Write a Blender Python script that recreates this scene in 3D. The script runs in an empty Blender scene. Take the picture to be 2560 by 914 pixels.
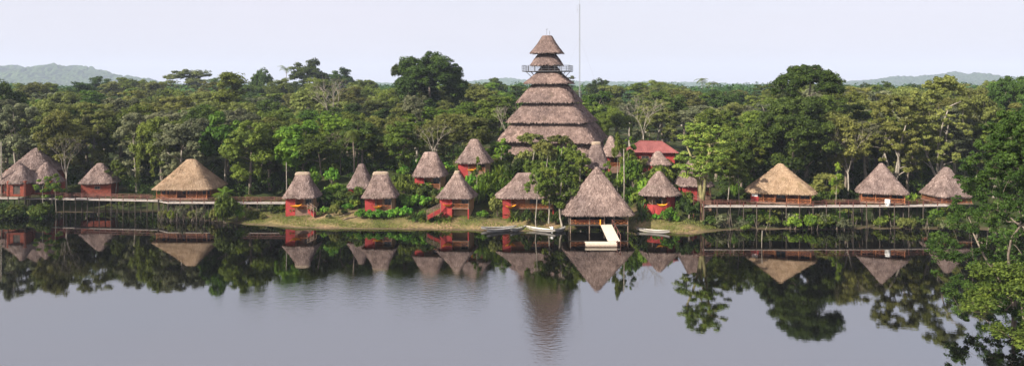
import bpy, math, random
import numpy as np
R = math.radians
# ------------------------------------------------------------------ camera, sky, sun, exposure
sc = bpy.context.scene
COL = sc.collection
F, HOR, CAMH = 1911.0, 230.0, 23.7          # focal length in photo pixels, horizon row, eye height
cam = bpy.data.cameras.new('camera'); cam_o = bpy.data.objects.new('camera', cam); COL.objects.link(cam_o)
cam_o.location = (0, 0, CAMH); cam_o.rotation_euler = (R(90), 0, 0)
cam.sensor_width = 36; cam.lens = 36 * F / 2560; cam.shift_y = -(457 - HOR) / 2560
cam.clip_end = 20000; cam.clip_start = 0.5
sc.camera = cam_o

SUN_EL, SUN_AZ = R(34), R(236)                # azimuth clockwise from +Y
world = bpy.data.worlds.new('World'); sc.world = world; world.use_nodes = True
wn, wl = world.node_tree.nodes, world.node_tree.links
sky = wn.new('ShaderNodeTexSky'); sky.sky_type = 'NISHITA'; sky.sun_disc = False
sky.sun_elevation = SUN_EL; sky.sun_rotation = SUN_AZ
sky.air_density = 1.1; sky.dust_density = 5.0; sky.ozone_density = 2.0; sky.altitude = 0
bg = wn['Background']; bg.inputs[1].default_value = 0.15
veil = wn.new('ShaderNodeMix'); veil.data_type = 'RGBA'; veil.inputs[0].default_value = .68
veil.inputs[7].default_value = (2.56, 2.42, 2.70, 1)      # milky lavender veil of thin high cloud over the whole sky
tcw = wn.new('ShaderNodeTexCoord'); mpw = wn.new('ShaderNodeMapping'); mpw.inputs['Scale'].default_value = (1.2, 1.2, 5)
nzw = wn.new('ShaderNodeTexNoise'); nzw.inputs['Scale'].default_value = 1.6; nzw.inputs['Detail'].default_value = 5
mrw = wn.new('ShaderNodeMapRange'); mrw.inputs[1].default_value = .3; mrw.inputs[2].default_value = .7; mrw.inputs[3].default_value = .74; mrw.inputs[4].default_value = .90
wl.new(tcw.outputs['Generated'], mpw.inputs[0]); wl.new(mpw.outputs[0], nzw.inputs['Vector']); wl.new(nzw.outputs[0], mrw.inputs[0]); wl.new(mrw.outputs[0], veil.inputs[0])
wl.new(sky.outputs[0], veil.inputs[6]); wl.new(veil.outputs[2], bg.inputs[0])
sun = bpy.data.lights.new('sun', 'SUN'); sun.energy = 5.0; sun.angle = R(0.6); sun.color = (1, .93, .82)
sun_o = bpy.data.objects.new('sun', sun); COL.objects.link(sun_o)
sv = (math.sin(SUN_AZ) * math.cos(SUN_EL), math.cos(SUN_AZ) * math.cos(SUN_EL), math.sin(SUN_EL))
from mathutils import Vector
sun_o.rotation_euler = Vector(sv).to_track_quat('Z', 'Y').to_euler()
sun_o.location = (-60, -30, 80)
vs = sc.view_settings; vs.view_transform = 'Standard'; vs.look = 'None'; vs.exposure = 1.12; vs.gamma = 1
vs.use_curve_mapping = False
cy = sc.cycles; cy.max_bounces = 6; cy.diffuse_bounces = 2; cy.glossy_bounces = 3; cy.transmission_bounces = 3
cy.volume_bounces = 0; cy.transparent_max_bounces = 4; cy.caustics_reflective = False; cy.caustics_refractive = False
cy.use_denoising = True

HAZE_DENSITY = 0.00012

# ------------------------------------------------------------------ helpers
def W(px, d): return (px - 1280) / F * d
def Zat(y, d): return CAMH - (y - HOR) / F * d
def Dw(y): return F * CAMH / (y - HOR)        # depth of a point on the water

def mesh_np(name, V, Q, tint=None, smooth=False):
    me = bpy.data.meshes.new(name)
    V = np.asarray(V, np.float32); Q = np.asarray(Q, np.int32); k = Q.shape[1]
    me.vertices.add(len(V)); me.vertices.foreach_set('co', V.ravel())
    me.loops.add(Q.size); me.loops.foreach_set('vertex_index', Q.ravel())
    me.polygons.add(len(Q)); me.polygons.foreach_set('loop_start', np.arange(0, Q.size, k, dtype=np.int32))
    me.polygons.foreach_set('loop_total', np.full(len(Q), k, np.int32))
    if smooth: me.polygons.foreach_set('use_smooth', np.ones(len(Q), bool))
    me.update(calc_edges=True)
    if tint is not None:
        a = me.attributes.new('tint', 'FLOAT', 'POINT'); a.data.foreach_set('value', np.asarray(tint, np.float32))
    return me

class MB:
    def __init__(s): s.v = []; s.f = []
    def box(s, x0, x1, y0, y1, z0, z1):
        b = len(s.v)
        s.v += [(x0,y0,z0),(x1,y0,z0),(x1,y1,z0),(x0,y1,z0),(x0,y0,z1),(x1,y0,z1),(x1,y1,z1),(x0,y1,z1)]
        s.f += [tuple(b+i for i in q) for q in ((0,3,2,1),(4,5,6,7),(0,1,5,4),(1,2,6,5),(2,3,7,6),(3,0,4,7))]
        return s
    def beam(s, p, q, w, h=None):
        h = h or w; p, q = Vector(p), Vector(q); d = (q - p).normalized()
        u = d.cross(Vector((0,0,1)));
        if u.length < 1e-3: u = Vector((1,0,0))
        u.normalize(); t = u.cross(d); b = len(s.v)
        for c in (p, q):
            for a, e in ((-1,-1),(1,-1),(1,1),(-1,1)): s.v.append(tuple(c + u*a*w/2 + t*e*h/2))
        s.f += [tuple(b+i for i in r) for r in ((0,1,2,3),(7,6,5,4),(0,4,5,1),(1,5,6,2),(2,6,7,3),(3,7,4,0))]
        return s
    def tube(s, pts, rad, n=6):
        b0 = len(s.v); pts = [Vector(p) for p in pts]; m = len(pts)
        for i, p in enumerate(pts):
            d = (pts[min(i+1,m-1)] - pts[max(i-1,0)]).normalized()
            u = d.cross(Vector((0.13,0.99,0.05))).normalized(); t = d.cross(u)
            for k in range(n):
                a = 2*math.pi*k/n; s.v.append(tuple(p + (u*math.cos(a) + t*math.sin(a))*rad[i]))
        for i in range(m-1):
            for k in range(n):
                k2 = (k+1) % n; s.f.append((b0+i*n+k, b0+i*n+k2, b0+(i+1)*n+k2, b0+(i+1)*n+k))
        s.f.append(tuple(b0+k for k in range(n))[::-1]); s.f.append(tuple(b0+(m-1)*n+k for k in range(n)))
        return s
    def mesh(s, name, smooth=False):
        me = bpy.data.meshes.new(name); me.from_pydata(s.v, [], s.f)
        if smooth: me.polygons.foreach_set('use_smooth', [True]*len(me.polygons))
        me.update(); return me

def link(name, me, mat=None, parent=None, loc=(0,0,0), rz=0, kind=None):
    o = bpy.data.objects.new(name, me); COL.objects.link(o)
    o.location = loc; o.rotation_euler = (0,0,rz)
    if mat is not None and me is not None and len(me.materials) == 0: me.materials.append(mat)
    if parent is not None: o.parent = parent
    if kind: o['kind'] = kind
    return o
def part(name, mb, mat, parent, smooth=False, kind=None):
    return link(name, mb.mesh(name, smooth), mat, parent, kind=kind)
def thing(name, label, cat, loc=(0,0,0), rz=0, group=None):
    o = bpy.data.objects.new(name, None); COL.objects.link(o); o.empty_display_size = .3
    o.location = loc; o.rotation_euler = (0,0,rz); return tag(o, label, cat, group)
def tag(o, label, cat, group=None):
    o['label'] = label; o['category'] = cat
    if group: o['group'] = group
    return o

# ------------------------------------------------------------------ materials
def newmat(name):
    m = bpy.data.materials.new(name); m.use_nodes = True
    return m, m.node_tree.nodes, m.node_tree.links, m.node_tree.nodes['Principled BSDF']
def ramp(n, stops):
    r = n.new('ShaderNodeValToRGB'); e = r.color_ramp.elements
    while len(e) < len(stops): e.new(.5)
    for x, (p, c) in zip(e, stops): x.position = p; x.color = (*c, 1)
    return r
def foliage(name, stops, trans=.38, vary=.22, rough=.55):
    m, n, l, p = newmat(name)
    at = n.new('ShaderNodeAttribute'); at.attribute_name = 'tint'
    r = ramp(n, stops); l.new(at.outputs['Fac'], r.inputs[0])
    oi = n.new('ShaderNodeObjectInfo'); hs = n.new('ShaderNodeHueSaturation')
    mh = n.new('ShaderNodeMapRange'); mh.inputs[3].default_value = .484; mh.inputs[4].default_value = .522
    mv = n.new('ShaderNodeMapRange'); mv.inputs[3].default_value = 1-vary*1.6; mv.inputs[4].default_value = 1+vary*1.6
    fr = n.new('ShaderNodeMath'); fr.operation = 'MULTIPLY'; fr.inputs[1].default_value = 7.31
    f2 = n.new('ShaderNodeMath'); f2.operation = 'FRACT'
    l.new(oi.outputs['Random'], mh.inputs[0]); l.new(oi.outputs['Random'], fr.inputs[0]); l.new(fr.outputs[0], f2.inputs[0]); l.new(f2.outputs[0], mv.inputs[0])
    l.new(r.outputs[0], hs.inputs['Color']); l.new(mh.outputs[0], hs.inputs['Hue']); l.new(mv.outputs[0], hs.inputs['Value'])
    l.new(hs.outputs[0], p.inputs['Base Color']); p.inputs['Roughness'].default_value = rough
    p.inputs['Specular IOR Level'].default_value = .12
    tr = n.new('ShaderNodeBsdfTranslucent'); mx = n.new('ShaderNodeMixShader'); mx.inputs[0].default_value = trans
    l.new(hs.outputs[0], tr.inputs[0]); l.new(p.outputs[0], mx.inputs[1]); l.new(tr.outputs[0], mx.inputs[2])
    l.new(mx.outputs[0], n['Material Output'].inputs[0]); return m
def noisy(name, c1, c2, scale=3, rough=.8, stretch=(1,1,1), bump=.15, detail=5, spec=.3):
    m, n, l, p = newmat(name)
    tc = n.new('ShaderNodeTexCoord'); mp = n.new('ShaderNodeMapping'); mp.inputs['Scale'].default_value = stretch
    nz = n.new('ShaderNodeTexNoise'); nz.inputs['Scale'].default_value = scale; nz.inputs['Detail'].default_value = detail
    l.new(tc.outputs['Object'], mp.inputs[0]); l.new(mp.outputs[0], nz.inputs['Vector'])
    r = ramp(n, [(.32, c1), (.68, c2)]); l.new(nz.outputs[0], r.inputs[0]); l.new(r.outputs[0], p.inputs['Base Color'])
    p.inputs['Roughness'].default_value = rough; p.inputs['Specular IOR Level'].default_value = spec
    if bump:
        b = n.new('ShaderNodeBump'); b.inputs['Strength'].default_value = bump; b.inputs['Distance'].default_value = .05
        l.new(nz.outputs[0], b.inputs['Height']); l.new(b.outputs[0], p.inputs['Normal'])
    return m
def thatch_mat(name, stops):
    m, n, l, p = newmat(name)
    at = n.new('ShaderNodeAttribute'); at.attribute_name = 'tint'
    tc = n.new('ShaderNodeTexCoord'); nz = n.new('ShaderNodeTexNoise'); nz.inputs['Scale'].default_value = .9; nz.inputs['Detail'].default_value = 6
    l.new(tc.outputs['Object'], nz.inputs['Vector'])
    ad = n.new('ShaderNodeMath'); ad.operation = 'MULTIPLY_ADD'; ad.inputs[1].default_value = .9; l.new(nz.outputs[0], ad.inputs[0])
    sb = n.new('ShaderNodeMath'); sb.operation = 'SUBTRACT'; sb.inputs[1].default_value = .45; l.new(at.outputs['Fac'], sb.inputs[0]); l.new(sb.outputs[0], ad.inputs[2])
    r = ramp(n, stops); l.new(ad.outputs[0], r.inputs[0])
    ge = n.new('ShaderNodeNewGeometry'); n2 = n.new('ShaderNodeTexNoise'); n2.inputs['Scale'].default_value = .11; n2.inputs['Detail'].default_value = 2; l.new(ge.outputs['Position'], n2.inputs['Vector'])
    v2 = ramp(n, [(.3,(.72,.72,.74)),(.7,(1.12,1.09,1.05))]); l.new(n2.outputs[0], v2.inputs[0])
    mu = n.new('ShaderNodeMix'); mu.data_type = 'RGBA'; mu.blend_type = 'MULTIPLY'; mu.inputs[0].default_value = 1; l.new(r.outputs[0], mu.inputs[6]); l.new(v2.outputs[0], mu.inputs[7])
    n3 = n.new('ShaderNodeTexNoise'); n3.inputs['Scale'].default_value = .42; n3.inputs['Detail'].default_value = 6; n3.inputs['Roughness'].default_value = .7; l.new(ge.outputs['Position'], n3.inputs['Vector'])
    k3 = n.new('ShaderNodeMapRange'); k3.inputs[1].default_value = .56; k3.inputs[2].default_value = .72; k3.inputs[4].default_value = .6; l.new(n3.outputs[0], k3.inputs[0])
    m3 = n.new('ShaderNodeMix'); m3.data_type = 'RGBA'; m3.inputs[7].default_value = (stops[0][1][0]*1.1, stops[0][1][1]*1.25, stops[0][1][2]*.9, 1); l.new(k3.outputs[0], m3.inputs[0]); l.new(mu.outputs[2], m3.inputs[6])
    l.new(m3.outputs[2], p.inputs['Base Color'])
    p.inputs['Roughness'].default_value = .9; p.inputs['Specular IOR Level'].default_value = .1
    return m

M = {}
M['dark'] = foliage('leaf_dark', [(.1,(0.0207,0.0368,0.0076)),(.55,(0.0483,0.0782,0.0133)),(.95,(0.0978,0.1380,0.0228))])
M['mid'] = foliage('leaf_mid', [(.1,(0.0450,0.0663,0.0104)),(.55,(0.1063,0.1405,0.0199)),(.95,(0.1812,0.2226,0.0342))])
M['olive'] = foliage('leaf_olive', [(.1,(0.0689,0.0798,0.0171)),(.55,(0.1484,0.1609,0.0380)),(.95,(0.2316,0.2382,0.0646))])
M['bright'] = foliage('leaf_bright', [(.1,(0.0462,0.0880,0.0090)),(.55,(0.1045,0.1705,0.0162)),(.95,(0.1870,0.2530,0.0270))], trans=.35)
M['grey'] = foliage('leaf_greygreen', [(.1,(0.0600,0.0696,0.0357)),(.55,(0.1260,0.1380,0.0683)),(.95,(0.2160,0.2160,0.1155))])
M['yellow'] = foliage('leaf_yellowgreen', [(.1,(0.0744,0.1042,0.0198)),(.5,(0.1700,0.2205,0.0330)),(.92,(0.3081,0.3185,0.0605))], trans=.35)
M['near'] = foliage('leaf_near', [(.1,(0.0301,0.0568,0.0097)),(.55,(0.0752,0.1196,0.0182)),(.95,(0.1567,0.2167,0.0363))], trans=.35)
M['hedge'] = foliage('leaf_hedge', [(.1,(0.0376,0.1046,0.0121)),(.55,(0.1003,0.2242,0.0218)),(.95,(0.2006,0.3437,0.0315))], trans=.3)
M['far'] = foliage('leaf_far', [(.1,(0.0275,0.0598,0.0169)),(.55,(0.0564,0.1046,0.0266)),(.95,(0.1066,0.1719,0.0436))])
M['bark'] = noisy('bark', (.10,.075,.055), (.22,.18,.14), 2.5, stretch=(3,3,.6), bump=.4)
M['palebark'] = noisy('pale_bark', (.15,.125,.10), (.33,.29,.235), 2.0, stretch=(2,2,.8), bump=.3)
M['mossbark'] = noisy('moss_bark', (.09,.085,.03), (.24,.21,.10), 1.6, bump=.5)
M['thatch'] = thatch_mat('thatch_grey', [(.05,(.070,.048,.043)),(.35,(.165,.118,.104)),(.65,(.285,.212,.186)),(.95,(.44,.35,.31))])
M['thatch_tower'] = thatch_mat('thatch_tower', [(.05,(.066,.045,.039)),(.35,(.155,.108,.094)),(.65,(.26,.186,.160)),(.95,(.41,.31,.27))])
M['thatch_tan'] = thatch_mat('thatch_tan', [(.05,(.15,.097,.060)),(.35,(.25,.172,.110)),(.65,(.345,.250,.168)),(.95,(.45,.345,.245))])
M['cap'] = noisy('ridge_cap_straw', (.20,.15,.105), (.36,.28,.205), 6, bump=.4)
M['red'] = noisy('red_wall_paint', (.20,.022,.020), (.31,.036,.034), 1.3, .85, bump=.08)
M['brick'] = noisy('worn_red_brick', (.07,.018,.012), (.30,.065,.035), 4.5, .9, stretch=(.5,.5,2.5), bump=.3)
M['lodge_wall'] = noisy('dark_lodge_boards', (.075,.028,.014), (.16,.062,.028), 3, .6, stretch=(5,1,1), bump=.1)
M['orange_wood'] = noisy('varnished_wood', (.20,.065,.022), (.36,.13,.05), 3, .5, stretch=(1,1,5), bump=.1)
M['redwood'] = noisy('red_brown_rail', (.065,.026,.020), (.15,.058,.043), 4, .7)
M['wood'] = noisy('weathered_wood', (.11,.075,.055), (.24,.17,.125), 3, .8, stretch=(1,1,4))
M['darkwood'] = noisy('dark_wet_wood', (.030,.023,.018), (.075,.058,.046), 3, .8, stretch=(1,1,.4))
M['bamboo'] = noisy('bamboo_panel', (.22,.13,.06), (.38,.25,.13), 8, .7, stretch=(4,4,.5))
M['plank'] = noisy('pale_deck_plank', (.27,.23,.20), (.45,.40,.36), 2, .8)
M['jetty'] = noisy('new_jetty_plank', (.44,.37,.29), (.62,.54,.44), 2.5, .75, stretch=(4,1,1))
M['white'] = noisy('white_paint', (.62,.60,.58), (.80,.79,.77), 2, .6)
M['canoe'] = noisy('pale_worn_hull', (.16,.155,.15), (.42,.40,.38), 1.6, .6, stretch=(.4,2,2))
M['canoe_w'] = noisy('cream_hull', (.30,.27,.23), (.56,.52,.47), 1.6, .6, stretch=(.4,2,2))
M['orange'] = noisy('orange_cloth', (.72,.24,.015), (.86,.38,.02), 3, .85)
M['metal'] = noisy('painted_steel', (.035,.035,.037), (.07,.07,.075), 3, .5)
M['mast'] = noisy('galvanised_mast', (.20,.21,.23), (.30,.31,.33), 3, .45)
M['redmetal'] = noisy('red_metal_roof', (.155,.045,.040), (.23,.075,.066), .8, .55)
M['floor'] = noisy('veranda_floor', (.12,.07,.05), (.22,.13,.09), 2, .7)
M['stone'] = noisy('path_earth', (.20,.14,.09), (.33,.25,.17), 2, .95)
def glass():
    m, n, l, p = newmat('dark_glass'); p.inputs['Base Color'].default_value = (.02,.022,.03,1); p.inputs['Roughness'].default_value = .06
    p.inputs['IOR'].default_value = 1.5; return m
M['glass'] = glass()

def ground_mat():
    m, n, l, p = newmat('ground_soil_grass')
    ge = n.new('ShaderNodeNewGeometry')
    n1 = n.new('ShaderNodeTexNoise'); n1.inputs['Scale'].default_value = .16; n1.inputs['Detail'].default_value = 7; n1.inputs['Roughness'].default_value = .62
    n2 = n.new('ShaderNodeTexNoise'); n2.inputs['Scale'].default_value = 2.2; n2.inputs['Detail'].default_value = 5
    l.new(ge.outputs['Position'], n1.inputs['Vector']); l.new(ge.outputs['Position'], n2.inputs['Vector'])
    a0 = ramp(n, [(.36,(.085,.092,.028)),(.50,(.18,.142,.066)),(.64,(.27,.175,.108))]); l.new(n1.outputs[0], a0.inputs[0])
    fl = ramp(n, [(.36,(.018,.030,.008)),(.55,(.040,.050,.014)),(.68,(.065,.050,.028))]); l.new(n1.outputs[0], fl.inputs[0])
    at = n.new('ShaderNodeAttribute'); at.attribute_name = 'tint'
    a = n.new('ShaderNodeMix'); a.data_type = 'RGBA'; l.new(at.outputs['Fac'], a.inputs[0]); l.new(fl.outputs[0], a.inputs[6]); l.new(a0.outputs[0], a.inputs[7])
    b = ramp(n, [(.3,(.55,.55,.55)),(.7,(1.15,1.12,1.05))]); l.new(n2.outputs[0], b.inputs[0])
    mx = n.new('ShaderNodeMix'); mx.data_type = 'RGBA'; mx.blend_type = 'MULTIPLY'; mx.inputs[0].default_value = 1
    l.new(a.outputs[2], mx.inputs[6]); l.new(b.outputs[0], mx.inputs[7])
    # wet dark mud just above the waterline
    sx = n.new('ShaderNodeSeparateXYZ'); l.new(ge.outputs['Position'], sx.inputs[0])
    ma = n.new('ShaderNodeMath'); ma.operation = 'MULTIPLY_ADD'; ma.inputs[1].default_value = .35; l.new(n2.outputs[0], ma.inputs[0]); l.new(sx.outputs[2], ma.inputs[2])
    mr = n.new('ShaderNodeMapRange'); mr.inputs[1].default_value = .18; mr.inputs[2].default_value = .42; l.new(ma.outputs[0], mr.inputs[0])
    m2 = n.new('ShaderNodeMix'); m2.data_type = 'RGBA'; l.new(mr.outputs[0], m2.inputs[0])
    m2.inputs[6].default_value = (.075,.055,.034,1); l.new(mx.outputs[2], m2.inputs[7])
    l.new(m2.outputs[2], p.inputs['Base Color']); p.inputs['Roughness'].default_value = .95; p.inputs['Specular IOR Level'].default_value = .1
    bp = n.new('ShaderNodeBump'); bp.inputs['Strength'].default_value = .5; bp.inputs['Distance'].default_value = .12
    l.new(n2.outputs[0], bp.inputs['Height']); l.new(bp.outputs[0], p.inputs['Normal']); return m
M['ground'] = ground_mat()

def water_mat():
    m, n, l, p = newmat('lake_water')
    ge = n.new('ShaderNodeNewGeometry')
    def noise(scale, stretch, detail=3, rough=.5):
        mp = n.new('ShaderNodeMapping'); mp.inputs['Scale'].default_value = stretch; l.new(ge.outputs['Position'], mp.inputs[0])
        z = n.new('ShaderNodeTexNoise'); z.inputs['Scale'].default_value = scale; z.inputs['Detail'].default_value = detail; z.inputs['Roughness'].default_value = rough
        l.new(mp.outputs[0], z.inputs['Vector']); return z
    rip = noise(1.7, (.8, 1.35, 1), 3, .55)
    calm = noise(.5, (.7, 1.0, 1), 2)
    patch = noise(.035, (.8, 1, 1), 3)
    # breeze patch in the middle of the lake: soft ellipse broken up by noise
    vm = n.new('ShaderNodeVectorMath'); vm.operation = 'SUBTRACT'; vm.inputs[1].default_value = (-11, 77, 0); l.new(ge.outputs['Position'], vm.inputs[0])
    vd = n.new('ShaderNodeVectorMath'); vd.operation = 'MULTIPLY'; vd.inputs[1].default_value = (1/24., 1/27., 0); l.new(vm.outputs[0], vd.inputs[0])
    ln = n.new('ShaderNodeVectorMath'); ln.operation = 'LENGTH'; l.new(vd.outputs[0], ln.inputs[0])
    ad = n.new('ShaderNodeMath'); ad.operation = 'MULTIPLY_ADD'; ad.inputs[1].default_value = .9; l.new(patch.outputs[0], ad.inputs[0]); l.new(ln.outputs['Value'], ad.inputs[2])
    mr = n.new('ShaderNodeMapRange'); mr.interpolation_type = 'SMOOTHSTEP'
    mr.inputs[1].default_value = 1.55; mr.inputs[2].default_value = 1.1; mr.inputs[3].default_value = 0; mr.inputs[4].default_value = 1
    l.new(ad.outputs[0], mr.inputs[0])
    b1 = n.new('ShaderNodeBump'); b1.inputs['Distance'].default_value = .012; b1.inputs['Strength'].default_value = .16; l.new(calm.outputs[0], b1.inputs['Height'])
    st = n.new('ShaderNodeMapRange'); st.inputs[3].default_value = .025; st.inputs[4].default_value = .32; l.new(mr.outputs[0], st.inputs[0])
    b2 = n.new('ShaderNodeBump'); b2.inputs['Distance'].default_value = .055; l.new(st.outputs[0], b2.inputs['Strength']); l.new(rip.outputs[0], b2.inputs['Height']); l.new(b1.outputs[0], b2.inputs['Normal'])
    p.inputs['Base Color'].default_value = (.0022,.0020,.0016,1); p.inputs['IOR'].default_value = 4.8; p.inputs['Specular IOR Level'].default_value = .5
    rr = n.new('ShaderNodeMapRange'); rr.inputs[3].default_value = .02; rr.inputs[4].default_value = .06; l.new(mr.outputs[0], rr.inputs[0])
    l.new(rr.outputs[0], p.inputs['Roughness']); l.new(b2.outputs[0], p.inputs['Normal']); return m
M['water'] = water_mat()

# ------------------------------------------------------------------ terrain
SHORE = [(-400,535),(0,533),(150,531),(400,531),(470,545),(560,557),(640,563),(760,570),(900,572),(1050,573),(1200,576),(1350,578),(1430,572),(1500,566),(1570,570),(1620,581),(1740,585),(1800,576),(2000,573),(2200,572),(2300,572),(2400,574),(2560,578),(3000,580)]
_sx = np.array([W(p, Dw(y)) for p, y in SHORE]); _sd = np.array([Dw(y) for p, y in SHORE])
FC = ([-60,-6,0,3,9,15,21,35,55,150,300,900], [-4,-1.2,0,.75,1.75,3.9,6.6,7.2,7.8,9,12,16])
FS = ([-60,-6,0,4,10,20,40,70,150,300,900], [-4,-1.2,0,.35,.8,1.8,3.6,5.5,8.5,12,16])
def ground_z(x, y):
    x = np.asarray(x, float); y = np.asarray(y, float)
    s = y - np.interp(x, _sx, _sd)
    c = np.interp(s, *FC); f = np.interp(s, *FS)
    m = np.clip((x + 50) / 12, 0, 1) * np.clip((40 - x) / 10, 0, 1); m = m*m*(3-2*m)
    z = c*m + f*(1-m)
    return z + np.where(s > 1, .10*np.sin(x*.9+1.3*np.sin(y*.5)) + .06*np.sin(x*2.1+y*1.7), .04*np.sin(x*1.3))
def gz(x, y): return float(ground_z(x, y))
def axis(segs):
    a = []
    for s, e, st in segs: a += list(np.arange(s, e, st))
    return np.array(a + [segs[-1][1]])
gx = axis([(-9000,-1500,700),(-1500,-400,90),(-400,-130,12),(-130,130,1.3),(130,400,12),(400,1500,90),(1500,9000,700)])
gy = axis([(-600,60,80),(60,118,8),(118,190,1.1),(190,320,6),(320,1000,40),(1000,9000,500)])
X, Y = np.meshgrid(gx, gy); Z = ground_z(X, Y)
_s = Y - np.interp(X, _sx, _sd); _m = np.clip((X+52)/8,0,1)*np.clip((36-X)/4,0,1)
LAWN = (_m*np.clip((8.5 + 2.5*np.sin(X*.35) - _s)/4,0,1)).ravel()     # mown bank in front, leaf litter behind
V = np.stack([X.ravel(), Y.ravel(), Z.ravel()], 1); nx, ny = len(gx), len(gy)
ii = (np.arange(ny-1)[:,None]*nx + np.arange(nx-1)[None,:]).ravel()
link('ground', mesh_np('ground', V, np.stack([ii, ii+1, ii+1+nx, ii+nx], 1), LAWN, smooth=True), M['ground'], kind='structure')
wb = MB(); wb.v = [(-3000,-590,0),(3000,-590,0),(3000,190,0),(-3000,190,0)]; wb.f = [(0,1,2,3)]
link('lake', wb.mesh('lake'), M['water'], kind='structure')

# ------------------------------------------------------------------ leaf clouds and trees
def unit(rng, n):
    v = rng.normal(size=(n,3)); return v / np.linalg.norm(v, axis=1, keepdims=True)
def leaf_mesh(name, P, N, S, T, rng, aspect=.55):
    n = len(P); N = N / np.maximum(np.linalg.norm(N, axis=1, keepdims=True), 1e-6)
    t = np.cross(N, unit(rng, n)); t /= np.maximum(np.linalg.norm(t, axis=1, keepdims=True), 1e-6)
    b = np.cross(N, t); S = S[:,None]
    V = np.empty((n,4,3)); V[:,0] = P - t*S*.5; V[:,1] = P + b*S*.5*aspect + t*S*.05 - N*S*.06; V[:,2] = P + t*S*.5; V[:,3] = P - b*S*.5*aspect + t*S*.05 - N*S*.06
    return mesh_np(name, V.reshape(-1,3), np.arange(n*4).reshape(-1,4), np.repeat(T, 4))
def cloud(rng, clumps, per, size, sub=7, subr=.42, flat=.75, rnd=.55):
    """clumps: list of (centre, radius). Leaves sit on the lumps of each clump."""
    Ps, Ns, Ss, Ts = [], [], [], []
    for c, r in clumps:
        c = np.array(c); ct = rng.uniform(.3,.7)
        dirs = unit(rng, sub); dirs[:,2] = dirs[:,2]*.8 + .22
        cen = c + dirs*np.array([r,r,r*flat])*.66
        for q in cen:
            n = max(4, int(per*rng.uniform(.7,1.3))); rr = r*subr*rng.uniform(.75,1.3)
            d = unit(rng, n); d[:,2] = np.where(d[:,2] < -.15, d[:,2]*rng.uniform(-1,1,n), d[:,2])
            rad = rr*np.where(rng.random(n) < .75, rng.uniform(.75,1.12,n), rng.uniform(.1,.9,n))
            P = q + d*rad[:,None]*np.array([1,1,.8])
            N = d*.8 + np.array([0,0,.4]) + unit(rng,n)*rnd
            Ps.append(P); Ns.append(N); Ss.append(size*rng.uniform(.6,1.35,n)); Ts.append(np.clip(ct + rng.normal(0,.06) + rng.normal(0,.14,n), .02, .98))
    return np.concatenate(Ps), np.concatenate(Ns), np.concatenate(Ss), np.concatenate(Ts)
def limb(mb, rng, a, b, r0, r1, n=5, sag=.10, sides=5):
    a, b = np.array(a, float), np.array(b, float); L = np.linalg.norm(b-a); k = np.linspace(0,1,n)
    off = rng.normal(0, L*sag*.5, 3); up = np.array([0,0,L*sag])
    pts = [a + (b-a)*t + (off + up)*math.sin(math.pi*t) for t in k]
    mb.tube(pts, [r0 + (r1-r0)*t for t in k], sides); return pts
PROTO = {}
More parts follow.
